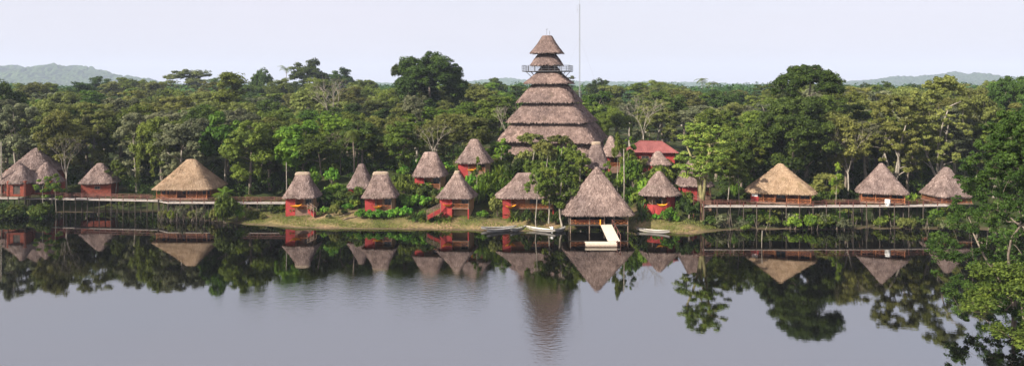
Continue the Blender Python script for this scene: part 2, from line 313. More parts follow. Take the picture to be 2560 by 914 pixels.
def tree_proto(key, seed, H, Rx, shape='round', low=.30, ncl=20, cr=.36, per=70, leaf=.42, mat='mid', bark='bark', trunk_r=None, vines=0, fork=0):
    """A tree of height H and crown radius Rx: returns (trunk mesh, crown mesh, H, Rx)"""
    rng = np.random.default_rng(seed); clumps = []; zc0 = H*low
    for i in range(ncl):
        u = unit(rng,1)[0]
        if shape == 'round':
            u[2] = abs(u[2]) if rng.random() < .72 else u[2]*.6
            k = rng.uniform(.55,.80); rad = Rx*cr*rng.uniform(.75,1.2)
            c = np.array([u[0]*Rx*k, u[1]*Rx*k, zc0 + (H-zc0)*.42 + u[2]*(H-zc0)*.46*k/.8*.95])
        elif shape == 'umbrella':
            a = rng.uniform(0,2*math.pi); k = math.sqrt(rng.uniform(.02,1))*.82; rad = Rx*cr*rng.uniform(.7,1.1)
            c = np.array([math.cos(a)*Rx*k, math.sin(a)*Rx*k, H - rad*.7 - (H-zc0)*(.12 + .45*k*k*rng.uniform(.4,1.1))])
        elif shape == 'column':
            t = rng.random(); w = (1-t)**.5*.8 + .22; a = rng.uniform(0,2*math.pi); rad = Rx*cr*rng.uniform(.8,1.3)
            c = np.array([math.cos(a)*Rx*.6*w, math.sin(a)*Rx*.6*w, zc0 + rad*.5 + (H-zc0-rad*1.2)*t])
        elif shape == 'weep':
            t = rng.random(); w = 1-(t-.42)/.58*.82 if t > .42 else .62 + t*.9; a = rng.uniform(0,2*math.pi); k = rng.random()**.45*.95; rad = Rx*cr*rng.uniform(.6,1.2)
            c = np.array([math.cos(a)*Rx*k*w, math.sin(a)*Rx*k*w, zc0 + (H-zc0-rad*.7)*t])
        else:  # airy: separate layered sprays with gaps
            t = rng.random()**.8; w = math.sin(math.pi*(.18+.70*t))**.7; a = rng.uniform(0,2*math.pi); k = math.sqrt(rng.random())*.86; rad = Rx*cr*rng.uniform(.6,1.15)
            c = np.array([math.cos(a)*Rx*k*w, math.sin(a)*Rx*k*w, zc0 + (H-zc0-rad*.7)*t])
        clumps.append((c, rad))
    top = max(c[2] + .75*r for c, r in clumps)
    for c, r in clumps: c[2] *= 1 if c[2] < zc0 else (1 + (H/top - 1)*(c[2]-zc0)/max(top-zc0,.1))
    P, N, S, T = cloud(rng, clumps, per, leaf, flat=.62 if shape in ('umbrella','airy') else .78)
    if vines:   # hanging curtains of creeper
        for i in range(vines):
            c, r = clumps[rng.integers(ncl)]; a = rng.uniform(0,2*math.pi); L = rng.uniform(.25,.75)*c[2]; n = int(per*3)
            t = rng.random(n); q = np.stack([c[0]+math.cos(a)*r*.9 + rng.normal(0,.22,n), c[1]+math.sin(a)*r*.9 + rng.normal(0,.22,n), c[2] - t*L], 1)
            P = np.concatenate([P,q]); N = np.concatenate([N, np.tile([math.cos(a),math.sin(a),.4],(n,1)) + unit(rng,n)*.6])
            S = np.concatenate([S, leaf*rng.uniform(.5,1.1,n)]); T = np.concatenate([T, np.clip(rng.normal(.6,.15,n),.02,.98)])
    crown = leaf_mesh(key+'_crown', P, N, S, T, rng); crown.materials.append(M[mat])
    mb = MB(); tr = trunk_r or H*.018
    tip = (H*.02*rng.normal(), H*.02*rng.normal(), zc0 + (H-zc0)*.55)
    base = []
    if fork:
        zf = H*.16; mb.tube([(0,0,-1.5),(0,0,.3),(0,0,zf)], [tr*1.7,tr*1.25,tr*1.05], 8)
        for k in range(fork):
            a = 2*math.pi*k/fork + rng.uniform(-.5,.5); e = (math.cos(a)*Rx*.45, math.sin(a)*Rx*.45, zc0+(H-zc0)*rng.uniform(.35,.65))
            base += limb(mb, rng, (0,0,zf*.95), e, tr*.85, tr*.35, 6, .08, 6)
    else:
        pts = [(0,0,-1.5),(0,0,.25)] + [(tip[0]*t + .25*math.sin(3*t+seed), tip[1]*t + .25*math.sin(2*t+seed*2), tip[2]*t) for t in (.2,.4,.6,.8,1)]
        mb.tube(pts, [tr*1.9,tr*1.3,tr*1.05,tr*.95,tr*.8,tr*.62,tr*.4], 8); base = [np.array(p) for p in pts[3:]]
    nodes = [(np.array(b), tr*.42) for b in base]
    for c, r in sorted(clumps, key=lambda q: math.hypot(q[0][0], q[0][1]) + .35*abs(q[0][2]-zc0)):
        best = min(nodes, key=lambda nd: np.linalg.norm(nd[0]-c) + 1.2*max(0, nd[0][2]-c[2]))
        r0 = best[1]; r1 = max(tr*.05, r0*.62); limb(mb, rng, best[0], c, r0, r1, 5, .08); nodes.append((np.array(c), r1))
        for k in range(2): limb(mb, rng, c, c + unit(rng,1)[0]*r*.8, tr*.07, tr*.02, 3, .1, 4)
    trunk = mb.mesh(key+'_trunk', True); trunk.materials.append(M[bark])
    PROTO[key] = (trunk, crown, H, Rx)

tree_proto('evergreen', 11, 16, 6.2, 'round', .12, 34, .34, 95, .46, 'dark', vines=6)
tree_proto('evergreen2', 12, 17, 5.6, 'round', .15, 30, .34, 95, .46, 'dark')
tree_proto('broad', 13, 15, 6.5, 'round', .14, 36, .31, 85, .45, 'mid', vines=4)
tree_proto('broad2', 14, 16, 5.6, 'round', .12, 32, .33, 85, .44, 'mid')
tree_proto('olive', 15, 16, 6.4, 'airy', .16, 58, .25, 56, .42, 'olive', 'palebark')
tree_proto('olive2', 16, 15, 6.0, 'round', .16, 36, .30, 74, .42, 'olive')
tree_proto('grey', 17, 17, 5.8, 'airy', .24, 48, .25, 50, .42, 'grey', 'palebark')
tree_proto('column', 18, 18, 4.0, 'column', .10, 34, .46, 70, .44, 'mid')
tree_proto('umbrella', 19, 18, 7.5, 'umbrella', .50, 40, .25, 66, .45, 'dark', 'palebark')
tree_proto('bright', 20, 14, 5.2, 'round', .12, 30, .34, 75, .45, 'bright', vines=10)
tree_proto('tall', 21, 20, 5.0, 'airy', .30, 44, .28, 56, .44, 'mid', 'palebark')
tree_proto('bigleaf', 22, 15, 5.6, 'round', .14, 30, .33, 46, .72, 'bright', 'palebark')
tree_proto('fine', 23, 17, 6.0, 'airy', .14, 70, .24, 80, .30, 'olive', 'palebark')
tree_proto('lumpy', 24, 16, 6.4, 'round', .10, 16, .50, 150, .44, 'mid', vines=8)
tree_proto('feather', 25, 18, 5.4, 'umbrella', .30, 46, .24, 60, .36, 'grey', 'palebark')
# trees with an outline of their own in the photograph
tree_proto('giant', 31, 30, 12.5, 'round', .16, 110, .22, 110, .58, 'dark')
tree_proto('spreading', 32, 27, 9.5, 'umbrella', .40, 70, .20, 90, .48, 'dark', 'palebark')
tree_proto('leafy', 33, 20, 9.2, 'round', .08, 84, .23, 115, .44, 'dark', vines=5)
tree_proto('forked', 34, 25, 7.6, 'airy', .30, 100, .17, 60, .38, 'olive', 'palebark', trunk_r=.34, fork=3)
tree_proto('lakeside', 35, 18.5, 4.6, 'airy', .40, 100, .19, 42, .27, 'yellow', 'mossbark', trunk_r=.34, fork=3)
tree_proto('slender', 36, 9, 2.4, 'airy', .42, 18, .32, 55, .30, 'bright', 'palebark', trunk_r=.09)
tree_proto('slender2', 37, 10, 2.6, 'round', .40, 18, .34, 55, .30, 'mid', 'palebark', trunk_r=.11)
tree_proto('garden', 38, 8.5, 3.2, 'airy', .30, 30, .28, 60, .28, 'mid', 'palebark', trunk_r=.16)
tree_proto('dryleaf', 39, 9, 2.6, 'umbrella', .5, 20, .26, 46, .26, 'olive', 'palebark', trunk_r=.10)

ITEMS = []          # (object, px, depth, kind phrase, category) of everything that is labelled by its place
def tree(key, x, y, height=None, width=None, rz=None, phrase=None, label=None, group='rainforest trees', name='rainforest_tree', zbase=None):
    tr, cr, H, Rx = PROTO[key]; z = gz(x, y) if zbase is None else zbase
    o = thing(name, label or '', 'tree', (x, y, z), rng0.uniform(0, 6.28) if rz is None else rz, group)
    sz = (height or H)/H; sx = ((width or 2*Rx*sz)/(2*Rx)); o.scale = (sx, sx, sz)
    link('trunk', tr, None, o); link('crown', cr, None, o)
    if not label: ITEMS.append((o, 1280 + x/y*F, y, phrase or 'tree', 'tree'))
    return o
def tree_px(key, px, top, d, wpx=None, **k):
    x = W(px, d); zb = k.get('zbase'); z = gz(x, d) if zb is None else zb
    return tree(key, x, d, Zat(top, d) - z, wpx/F*d if wpx else None, **k)
rng0 = np.random.default_rng(5)
PHRASE = dict(evergreen='dark evergreen tree', evergreen2='dark round tree', broad='mid-green broad tree', broad2='leafy green tree', olive='airy olive tree',
              olive2='olive-green tree', grey='grey-green thin-crowned tree', column='narrow green tree', umbrella='flat-topped dark tree', bright='bright vine-hung tree', tall='tall pale-trunked tree', bigleaf='large-leaved light green tree', fine='fine-leaved olive tree', lumpy='lumpy creeper-covered tree', feather='feathery grey-green tree')
# ------------------------------------------------------------------ far hills, far forest, haze
def canopy_field(rng, X, Y, cell, rmin, rmax):
    """height of overlapping tree domes over the points X, Y"""
    Hh = np.zeros_like(X); x0, y0 = X.min(), Y.min()
    nx_, ny_ = int((X.max()-x0)/cell)+2, int((Y.max()-y0)/cell)+2
    cx = x0 + (np.arange(nx_)[None,:] + rng.random((ny_,nx_)))*cell; cyy = y0 + (np.arange(ny_)[:,None] + rng.random((ny_,nx_)))*cell
    cr_ = rng.uniform(rmin, rmax, (ny_,nx_)); ch = rng.uniform(.2,1,(ny_,nx_))
    I = ((X-x0)/cell).astype(int); J = ((Y-y0)/cell).astype(int)
    for dj in (-1,0,1):
        for di in (-1,0,1):
            i = np.clip(I+di,0,nx_-1); j = np.clip(J+dj,0,ny_-1)
            q = 1 - ((X-cx[j,i])**2 + (Y-cyy[j,i])**2)/cr_[j,i]**2
            Hh = np.maximum(Hh, np.where(q > 0, np.sqrt(np.maximum(q,0))*cr_[j,i]*.9 + ch[j,i]*rmax*.7, 0))
    return Hh
def hill(name, prof, d0, d1, seed, step=4.0):
    rng = np.random.default_rng(seed); dc = d0 + (d1-d0)*.6
    xs = np.arange(W(prof[0][0], dc), W(prof[-1][0], dc), step); ys = np.concatenate([np.arange(d0, dc+30, step*1.7), np.arange(dc+30, d1, 60)])
    X, Y = np.meshgrid(xs, ys); px = 1280 + X/dc*F
    top = np.array([Zat(y, dc) for p, y in prof]) - 8; crest = np.interp(px, [p for p,_ in prof], top)
    t = np.clip((Y-d0)/(dc-d0),0,1); t2 = np.clip((d1-Y)/(d1-dc),0,1); e = np.where(Y < dc, t*t*(3-2*t), t2*t2*(3-2*t2))
    base = 14.0; Z = base + (crest-base)*e*(.93+.07*np.sin(X*.02+3*np.sin(Y*.013))) + canopy_field(rng, X, Y, 17, 8, 15)
    Z[0] = 0; Z[-1] = 0
    n = len(xs); m = len(ys); ii = (np.arange(m-1)[:,None]*n + np.arange(n-1)[None,:]).ravel()
    T = np.clip(.45 + rng.normal(0,.2,X.size) + .18*np.sin(X.ravel()*.31+Y.ravel()*.17),.05,.95)
    link(name, mesh_np(name, np.stack([X.ravel(),Y.ravel(),Z.ravel()],1), np.stack([ii,ii+1,ii+1+n,ii+n],1), T), M['far'], kind='structure')
hill('forested_hill', [(-260,235),(-120,170),(-20,160),(25,163),(60,180),(90,183),(125,170),(165,163),(205,168),(250,178),(300,190),(360,200),(430,214),(520,225)], 2900, 4500, 3, 4.6)
hill('forested_hill', [(2040,226),(2110,210),(2150,203),(2210,199),(2260,193),(2330,192),(2380,184),(2425,190),(2490,200),(2560,204),(2700,200),(2800,230)], 3100, 5000, 4, 5.4)
hill('low_ridge', [(300,228),(360,205),(440,212),(560,214),(800,210),(900,206),(1000,212),(1180,206),(1260,198),(1330,204),(1480,207),(1600,207),(1760,209),(1870,214),(1960,214),(2120,216),(2240,222)], 3800, 5600, 5, 14.0)

def far_forest():
    rng = np.random.default_rng(77); Ps=[];Ns=[];Ss=[];Ts=[]
    for i in range(1500):
        d = 400*(1900/400)**(rng.random()**1.25); x = rng.uniform(-.74,.74)*d; h = rng.uniform(13,20); z = gz(x,d) - 3; r = rng.uniform(4.5,8.5)
        n = int(200*(420/d)**.5); u = unit(rng,n); u[:,2] = np.where(rng.random(n) < .72, np.abs(u[:,2]), -np.abs(u[:,2])*1.3)
        lump = 1 + .22*np.sin(u[:,0]*5+i)*np.sin(u[:,1]*5+2*i)
        P = np.array([x,d,z+h-r*.7]) + u*np.array([r,r,r*.75])*(lump*rng.uniform(.8,1.05,n))[:,None]
        Ps.append(P); Ns.append(u + unit(rng,n)*.45 + [0,0,.3]); Ss.append(rng.uniform(1.0,1.9,n)*(d/480)**.35); Ts.append(np.clip(rng.uniform(.25,.75)+rng.normal(0,.12,n),.02,.98))
    me = leaf_mesh('far_forest', np.concatenate(Ps), np.concatenate(Ns), np.concatenate(Ss), np.concatenate(Ts), rng, .75)
    link('far_forest', me, M['far'], kind='stuff')
far_forest()

def haze():
    mb = MB().box(-8800, 8800, -580, 8600, -6, 330); m = bpy.data.materials.new('haze'); m.use_nodes = True; n = m.node_tree.nodes; n.remove(n['Principled BSDF'])
    v = n.new('ShaderNodeVolumePrincipled'); v.inputs['Color'].default_value = (.70,.81,1,1); v.inputs['Density'].default_value = HAZE_DENSITY; v.inputs['Anisotropy'].default_value = 0.0
    m.node_tree.links.new(v.outputs[0], n['Material Output'].inputs['Volume']); link('haze', mb.mesh('haze'), m, kind='stuff')
haze()

# ------------------------------------------------------------------ thatched roofs and huts
def outline(th, n):
    c, s = np.cos(th), np.sin(th); r = (np.abs(c)**n + np.abs(s)**n)**(-1./n); return c*r, s*r
def thatch_roof(parent, a, b, ra, rb, h, z0, n=6, mat='thatch', dens=40, k=.05, blade=(.36,.075), seed=0, off=(0,0), cap=False, nth=48, thick=.28):
    rng = np.random.default_rng(seed+900)
    def pt(th, v):
        cx, cyv = outline(th, n*(1-v) + 2.5*v if ra < a*.6 else n); g = v + k*np.sin(np.pi*v)
        wob = 1 + .010*np.sin(th*5+seed) + .006*np.sin(th*11+v*9)
        return np.stack([off[0] + cx*(a+(ra-a)*g)*wob, off[1] + cyv*(b+(rb-b)*g)*wob, z0 + h*v + 0*th], -1)
    th = np.linspace(0, 2*math.pi, nth, endpoint=False); nc = max(4, int(math.hypot(h, a-ra)/.42)); rings = []
    rings.append(pt(th, np.zeros(nth))*[1,1,1] - [0,0,thick])
    for j in range(nc):
        for v, o in ((j/nc, .07), ((j+.92)/nc, 0)):
            q = pt(th, np.full(nth, v)); d = np.stack([np.cos(th), np.sin(th), 0*th], -1); rings.append(q + d*o)
    rings.append(pt(th, np.ones(nth)))
    inner = pt(th, np.zeros(nth)); inner[:,:2] = np.array(off) + (inner[:,:2]-np.array(off))*.86; inner[:,2] -= thick*.6
    V = np.concatenate([inner] + rings); m = len(rings)+1; T = np.full(len(V), .42)
    q = []
    for j in range(m-1):
        a0 = j*nth + np.arange(nth); a1 = j*nth + (np.arange(nth)+1) % nth; q.append(np.stack([a0,a1,a1+nth,a0+nth],1))
    V = np.concatenate([V, [[off[0],off[1],z0+h+.08]], [[off[0],off[1],z0+h*.35]]]); T = np.append(T,[.5,.3])
    me = bpy.data.meshes.new('roof'); tr = [(i0+(m-1)*nth, (i0+1) % nth+(m-1)*nth, len(V)-2) for i0 in range(nth)] + [((i0+1) % nth, i0, len(V)-1) for i0 in range(nth)]
    me.from_pydata([tuple(p) for p in V], [], [tuple(int(i) for i in f) for f in np.concatenate(q)] + tr); me.update()
    at = me.attributes.new('tint','FLOAT','POINT'); at.data.foreach_set('value', T.astype(np.float32))
    ro = link('roof', me, M[mat], parent)
    # strands of palm leaf
    tt = np.linspace(0,2*math.pi,400); xy = np.stack(outline(tt,n),1)*[a,b]; L = np.concatenate([[0],np.cumsum(np.linalg.norm(np.diff(xy,axis=0),axis=1))]); per = L[-1]
    slope = math.hypot(h, a-ra); area = per*slope*.5*(1+(ra+rb)/(a+b)); N_ = int(area*dens)
    v = rng.random(N_*2); v = v[rng.random(N_*2) < (1-v) + v*(ra+rb)/(a+b) + .04][:N_]; N_ = len(v); t = np.interp(rng.random(N_)*per, L, tt)
    nf = int(per*14); v = np.concatenate([v, rng.uniform(0,.02,nf)]); t = np.concatenate([t, np.interp(rng.random(nf)*per, L, tt)]); fr = np.arange(len(v)) >= N_
    v = np.where(fr, v, np.round(v*nc*2)/(nc*2)*.55 + v*.45)
    p = pt(t, v); dn = pt(t, np.maximum(v-.05,-.06)) - p; dn /= np.linalg.norm(dn,axis=1,keepdims=True)
    tg = pt(t+.02, v) - pt(t-.02, v); tg /= np.linalg.norm(tg,axis=1,keepdims=True); nr = np.cross(dn, tg); nr *= np.sign(nr[:,2:3]+1e-6)
    dn = dn + tg*rng.normal(0,.16,len(v))[:,None] + np.where(fr,1,0)[:,None]*np.array([0,0,-.9]); dn /= np.linalg.norm(dn,axis=1,keepdims=True)
    roll = rng.normal(0,.35,len(v))[:,None]; wv = tg*np.cos(roll) + nr*np.sin(roll)
    Ln = (blade[0]*rng.uniform(.6,1.3,len(v)))[:,None]; Wd = (blade[1]*rng.uniform(.6,1.4,len(v)))[:,None]
    p0 = p + nr*.05; p1 = p + dn*Ln + nr*(.05+.07*rng.random((len(v),1)))
    Vb = np.stack([p0-wv*Wd*.5, p0+wv*Wd*.5, p1+wv*Wd*.4, p1-wv*Wd*.4],1).reshape(-1,3)
    row = np.sin(np.round(v*nc)*12.9+seed)*.05
    streak = .03*np.sin(t*9+seed*1.7)
    Tb = np.clip(rng.normal(.5,.15,len(v)) + row + streak + np.where(fr,.06,0), .02,.98)
    link('thatch', mesh_np('thatch', Vb, np.arange(len(Vb)).reshape(-1,4), np.repeat(Tb,4)), M[mat], ro, kind='stuff')
    if cap:
        thx = np.linspace(0,2*math.pi,24,endpoint=False); cc = MB(); cx, cyv = outline(thx,3)
        for zz, s in ((-.42,1.12),(-.12,1.16),(.16,1.02),(.26,.6)):
            cc.v += [(off[0]+x*(ra+.10)*s, off[1]+y_*(rb+.12)*s, z0+h+zz+.03*math.sin(7*q_)) for x,y_,q_ in zip(cx,cyv,thx)]
        for j in range(3): cc.f += [(j*24+i, j*24+(i+1)%24, (j+1)*24+(i+1)%24, (j+1)*24+i) for i in range(24)]
        cc.f.append(tuple(range(72,96))); cc.f.append(tuple(range(23,-1,-1))); part('ridge_cap', cc, M['cap'], ro)
    return ro
def wall_x(x0, x1, y, z0, z1, t=.14, hole=None):
    m = MB()
    if not hole: return m.box(x0,x1,y,y+t,z0,z1)
    a, b, c, d = hole
    return m.box(x0,a,y,y+t,z0,z1).box(b,x1,y,y+t,z0,z1).box(a,b,y,y+t,z0,c).box(a,b,y,y+t,d,z1)
def wall_y(y0, y1, x, z0, z1, t=.14, hole=None):
    m = MB()
    if not hole: return m.box(x,x+t,y0,y1,z0,z1)
    a, b, c, d = hole
    return m.box(x,x+t,y0,a,z0,z1).box(x,x+t,b,y1,z0,z1).box(x,x+t,a,b,z0,c).box(x,x+t,a,b,d,z1)
def window(parent, a, b, y, c, d, mat='wood', mull=1, alongy=False):
    f = MB(); w = .07
    def bx(u0,u1,z0,z1,e=.0):
        if alongy: f.box(y-.05-e,y+.10+e,u0,u1,z0,z1)
        else: f.box(u0,u1,y-.05-e,y+.10+e,z0,z1)
    bx(a-.04,a+w,c-.04,d+.04); bx(b-w,b+.04,c-.04,d+.04); bx(a+w,b-w,c-.04,c+w); bx(a+w,b-w,d-w,d+.04)
    for i in range(mull):
        u = a + (b-a)*(i+1)/(mull+1); bx(u-.03,u+.03,c+w,d-w,-.01)
    wo = part('window', f, M[mat], parent); g = MB()
    if alongy: g.box(y+.02,y+.05,a+w*.5,b-w*.5,c+w*.5,d-w*.5)
    else: g.box(a+w*.5,b-w*.5,y+.02,y+.05,c+w*.5,d-w*.5)
    part('pane', g, M['glass'], wo); return wo
def door(parent, a, b, y, z0, z1, mat='orange_wood'):
    d_ = part('door', MB().box(a,b,y+.03,y+.09,z0,z1), M[mat], parent); part('handle', MB().box(b-.14,b-.09,y-.03,y+.03,z0+.95,z0+1.1), M['metal'], d_)
def balustrade(parent, x0, x1, y, z, h=.85, mat='orange_wood', n=None, cross=True):
    b_ = part('balustrade', MB().box(x0,x1,y-.04,y+.04,z+h-.07,z+h).box(x0,x1,y-.03,y+.03,z+.12,z+.18), M[mat], parent)
    n = n or max(2, int((x1-x0)/.9)); s = (x1-x0)/n
    for i in range(n):
        xa, xb = x0+i*s, x0+(i+1)*s
        part('baluster', MB().box(xa-.03,xa+.03,y-.028,y+.028,z,z+h-.07), M[mat], b_)
        if cross: part('cross_bar', MB().beam((xa+.03,y-.01,z+.18),(xb-.03,y-.01,z+h-.08),.045).beam((xa+.03,y+.02,z+h-.08),(xb-.03,y+.02,z+.18),.045), M[mat], b_)
    part('baluster', MB().box(x1-.03,x1+.03,y-.028,y+.028,z,z+h-.07), M[mat], b_)
def post(parent, x, y, z0, z1, w=.14, mat='wood', name='post'):
    part(name, MB().tube([(x,y,z0),(x,y,(z0+z1)/2),(x,y,z1)], [w*.55,w*.5,w*.5], 7), M[mat], parent)

FOOT = []     # footprints (x, y, radius) kept free of plants
def hut(name, label, pxl, pxr, df, depth, apex, eave, floor, style='cabin', rot=0., n=7, ridge=(.5,.3), mat='thatch', over=.80, cap=False, k=.05, seed=0, w=None, group=None, dens=40, raised=0, split=.36, cat='hut', apex_shift=0):
    a = w/2 if w else (pxr-pxl)/F*df/2; b = depth/2; dc = df + b
    x = W((pxl+pxr)/2, df) if not w else W((pxl+pxr)/2, dc)
    ze = Zat(eave, df); za = Zat(apex, dc); zf = Zat(floor, df + depth*(1-over)/2)
    o = thing(name, label, cat, (x, dc, zf), rot, group); FOOT.append((x, dc, max(a,b)*.98)); ze -= zf; za -= zf
    thatch_roof(o, a, b, ridge[0], ridge[1], za-ze-.1, ze+.1, n, mat, dens, k, seed=seed, cap=cap, off=(apex_shift,0))
    A, B = a*over, b*over; g = gz(x, dc-B) - zf - .8; g = min(g, gz(x-A,dc-B)-zf-.6, -.35); top = ze + .35
    if style == 'brick':
        g = -.5
        for xx in (-A+.2,0,A-.2):
            for yy in (-B+.2,B-.2): post(o, xx, yy, -5, g, .2, 'darkwood', 'stilt')
    t = .14
    if style in ('cabin','back'):
        s = -A + 2*A*split; fl = -.02
        part('wall', MB().box(-A, s, -B, -B+t, g, top).box(s-t, s, -B+t, -B+1.5, g, top), M['red'], o)
        part('wall', wall_y(-B+t, B, -A, g, top), M['red'], o)
        part('wall', wall_x(-A+t, A, B-t, g, top), M['red'], o)
        hz = (max(.5, .25), min(top-.55, 2.0)); wx = (s+.15+(A-s)*.42, A-.25)
        part('wall', wall_x(s, A-t, -B+1.5, g, top, t, (wx[0],wx[1],hz[0],hz[1])), M['bamboo'] if style == 'cabin' else M['red'], o)
        window(o, wx[0], wx[1], -B+1.5, hz[0], hz[1], mull=1)
        door(o, s+.15, s+.15+(A-s)*.32, -B+1.42, .02, min(1.95, top-.4))
        part('wall', wall_y(-B+1.5+t, B-t, A-t, g, top), M['bamboo'], o)
        if raised:
            part('floor', MB().box(s, A, -B+.02, -B+1.5, -.14, 0), M['floor'], o)
            part('pillar', MB().box(A-.24,A-.0,-B+.02,-B+.26,g,-.14), M['red'], o)
        else:
            part('floor', MB().box(s, A, -B+.02, -B+1.5, g, 0), M['floor'], o)
        post(o, A-.1, -B+.12, 0, top, .16); post(o, s+.10, -B+.10, 0, top, .13)
        balustrade(o, s+.2, A-.2, -B+.10, 0, .8)
    elif style == 'brick':
        part('wall', wall_x(-A, A, -B, g, top, t, (-.25,.75,.9,1.5)), M['brick'], o); window(o, -.25, .75, -B, .9, 1.5)
        part('wall', wall_y(-B+t, B, A-t, g, top), M['brick'], o); part('wall', wall_y(-B+t, B, -A, g, top), M['brick'], o); part('wall', wall_x(-A+t, A-t, B-t, g, top), M['brick'], o)
    elif style == 'round':
        nn = 20; r = min(A,B)
        for i in range(nn):
            t0, t1 = 2*math.pi*i/nn, 2*math.pi*(i+1)/nn; tm = ((t0+t1)/2) % (2*math.pi); m = MB()
            front = 3.55 < tm < 5.0
            zt = .75 if front else top
            for aa, bb in ((t0,t1),):
                q = [(math.cos(u)*rr, math.sin(u)*rr) for u in (aa,bb) for rr in (r,r-.14)]
                m.v = [(q[0][0],q[0][1],g),(q[2][0],q[2][1],g),(q[3][0],q[3][1],g),(q[1][0],q[1][1],g)] + [(q[0][0],q[0][1],zt),(q[2][0],q[2][1],zt),(q[3][0],q[3][1],zt),(q[1][0],q[1][1],zt)]
                m.f = [(0,1,5,4),(1,2,6,5),(2,3,7,6),(3,0,4,7),(4,5,6,7),(3,2,1,0)]
            part('wall_panel', m, M['red'], o)
            if front and i % 2: post(o, math.cos(t0)*(r-.07), math.sin(t0)*(r-.07), .75, top, .12)
        part('wall', wall_x(-r*.75, r*.75, -r*.15, 0, top, .1), M['bamboo'], o); window(o, -.8, .5, -r*.15-.06, .6, 1.8)
        part('floor', MB().box(-r*.68,r*.68,-r*.68,r*.68,-.12,0), M['floor'], o)
    return o, A, B, ze, g

def lodge(name, label, pxc, dc, w, depth, apex, eave, floor, rot, seed, redleft=False, bays=5, ridge=(.8,.3), mat='thatch_tan', n=9, over=.86, small=False):
    a, b = w/2, depth/2; x = W(pxc, dc); zf = Zat(floor, dc-b); ze = Zat(eave, dc-b)-zf; za = Zat(apex, dc)-zf
    o = thing(name, label, 'house', (x, dc, zf), rot, 'thatched houses on the boardwalks'); FOOT.append((x,dc,a))
    thatch_roof(o, a, b, ridge[0], ridge[1], za-ze-.1, ze+.1, n, mat, 44, .02, (.34,.065), seed)
    A, B = a*over, b*over; top = ze+.35; yb = -B+1.9
    part('floor', MB().box(-A-.1,A+.1,-B-.1,B+.1,-.22,0), M['floor'], o)
    part('wall', wall_y(yb+.14,B,-A,0,top), M['lodge_wall'], o); part('wall', wall_y(yb+.14,B,A-.14,0,top), M['lodge_wall'], o); part('wall', wall_x(-A+.14,A-.14,B-.14,0,top), M['lodge_wall'], o)
    s = 2*A/bays
    for i in range(bays):
        x0, x1 = -A+i*s, -A+(i+1)*s; hz = min(top-.3, 1.9)
        if i % 2 == 0:
            part('wall', wall_x(x0,x1,yb,0,top,.14,(x0+s*.12,x1-s*.08,.45,hz)), M['lodge_wall'], o); window(o, x0+s*.12, x1-s*.08, yb, .45, hz, 'orange_wood')
        else:
            part('wall', wall_x(x0,x1,yb,0,top,.14,(x0+s*.3,x0+s*.75,.02,hz)), M['lodge_wall'], o); door(o, x0+s*.3, x0+s*.75, yb, .03, hz, 'redwood')
    for i in range(bays+1): post(o, -A+.1+(2*A-.2)*i/bays, -B+.1, 0, top, .16, 'orange_wood')
    mid = 1 if bays > 3 else -1
    for i in range(bays):
        if i == bays//2 and bays > 3: continue
        balustrade(o, -A+i*s+.2, -A+(i+1)*s-.2, -B+.1, 0, .75, n=2)
    if redleft:
        part('wall', MB().box(-A-.06,-A+1.25,-B-.06,-B+.08,-.1,.95), M['red'], o); part('wall', MB().box(-A-.06,-A+.08,-B+.08,yb,-.1,top), M['red'], o)
        part('panel', MB().box(-A+.12,-A+1.15,-B-.02,-B+.06,.95,top), M['white'], o)
    nx = 4 if not small else 3
    for i in range(nx):
        for j in range(3):
            xx, yy = -A+.3+(2*A-.6)*i/(nx-1), -B+.3+(2*B-.6)*j/2
            c, s_ = math.cos(rot), math.sin(rot); wx, wy = x+xx*c-yy*s_, dc+xx*s_+yy*c
            post(o, xx, yy, min(gz(wx,wy),0)-zf-.8, -.22, .2, 'darkwood', 'stilt')
    return o

GH = 'thatched huts around the garden'
huts = {}
huts['A'] = hut('cabin', 'grey thatched cabin with pale flat ridge cap, nearest the left boardwalk end', 703, 787, 139, 6.2, 433, 494, 524, 'cabin', ridge=(1.15,.35), cap=True, k=.07, seed=1, group=GH)
huts['B'] = hut('cabin', 'rounded thatched hut half hidden behind a flat-capped cabin, tall palm behind', 862, 930, 146, 6, 410, 470, 486, 'back', n=3.4, ridge=(.5,.4), seed=2, group=GH)
huts['C'] = hut('cabin', 'flat-capped thatched cabin standing behind the clipped hedge', 902, 987, 137.5, 6.2, 432, 494, 524, 'cabin', ridge=(1.2,.35), cap=True, k=.07, seed=3, group=GH)
huts['D'] = hut('cabin', 'dark thatched cabin with ragged mossy ridge above the dense garden bushes', 1030, 1112, 145, 7, 380, 441, 470, 'cabin', rot=-R(5), ridge=(1.1,.5), k=-.02, seed=4, group=GH, n=5)
huts['E'] = hut('cabin', 'steep thatched cabin with tall red wall and open ground floor on the lawn', 1093, 1186, 136, 6.6, 430, 495, 520, 'cabin', rot=-R(7), ridge=(.35,.3), cap=True, seed=5, raised=1, group=GH, split=.42)
huts['F'] = hut('cabin', 'thatched hut high on the slope just left of the tiered tower', 1140, 1228, 150, 7, 348, 407, 428, 'cabin', rot=-R(8), ridge=(.7,.4), n=4.5, seed=6, group=GH)
huts['G'] = hut('cabin', 'wide low thatched cabin behind slim pale-trunked trees, left of dock pavilion', 1240, 1402, 135.5, 8, 432, 495, 520, 'cabin', ridge=(1.9,.5), n=4.5, seed=7, group=GH, k=.10, split=.16, raised=1)
huts['I'] = hut('cabin', 'round red hut with patchy conical thatch right of the dock pavilion', 1605, 1710, 136.5, 7.2, 428, 489, 523, 'round', n=2.4, ridge=(.35,.3), k=.03, seed=8, group=GH)
huts['J'] = hut('cabin', 'thatched cabin partly hidden behind the tall yellow-green lakeside tree', 1700, 1790, 141, 7, 402, 465, 488, 'back', n=5, ridge=(1.0,.4), seed=9, group=GH, split=.5)
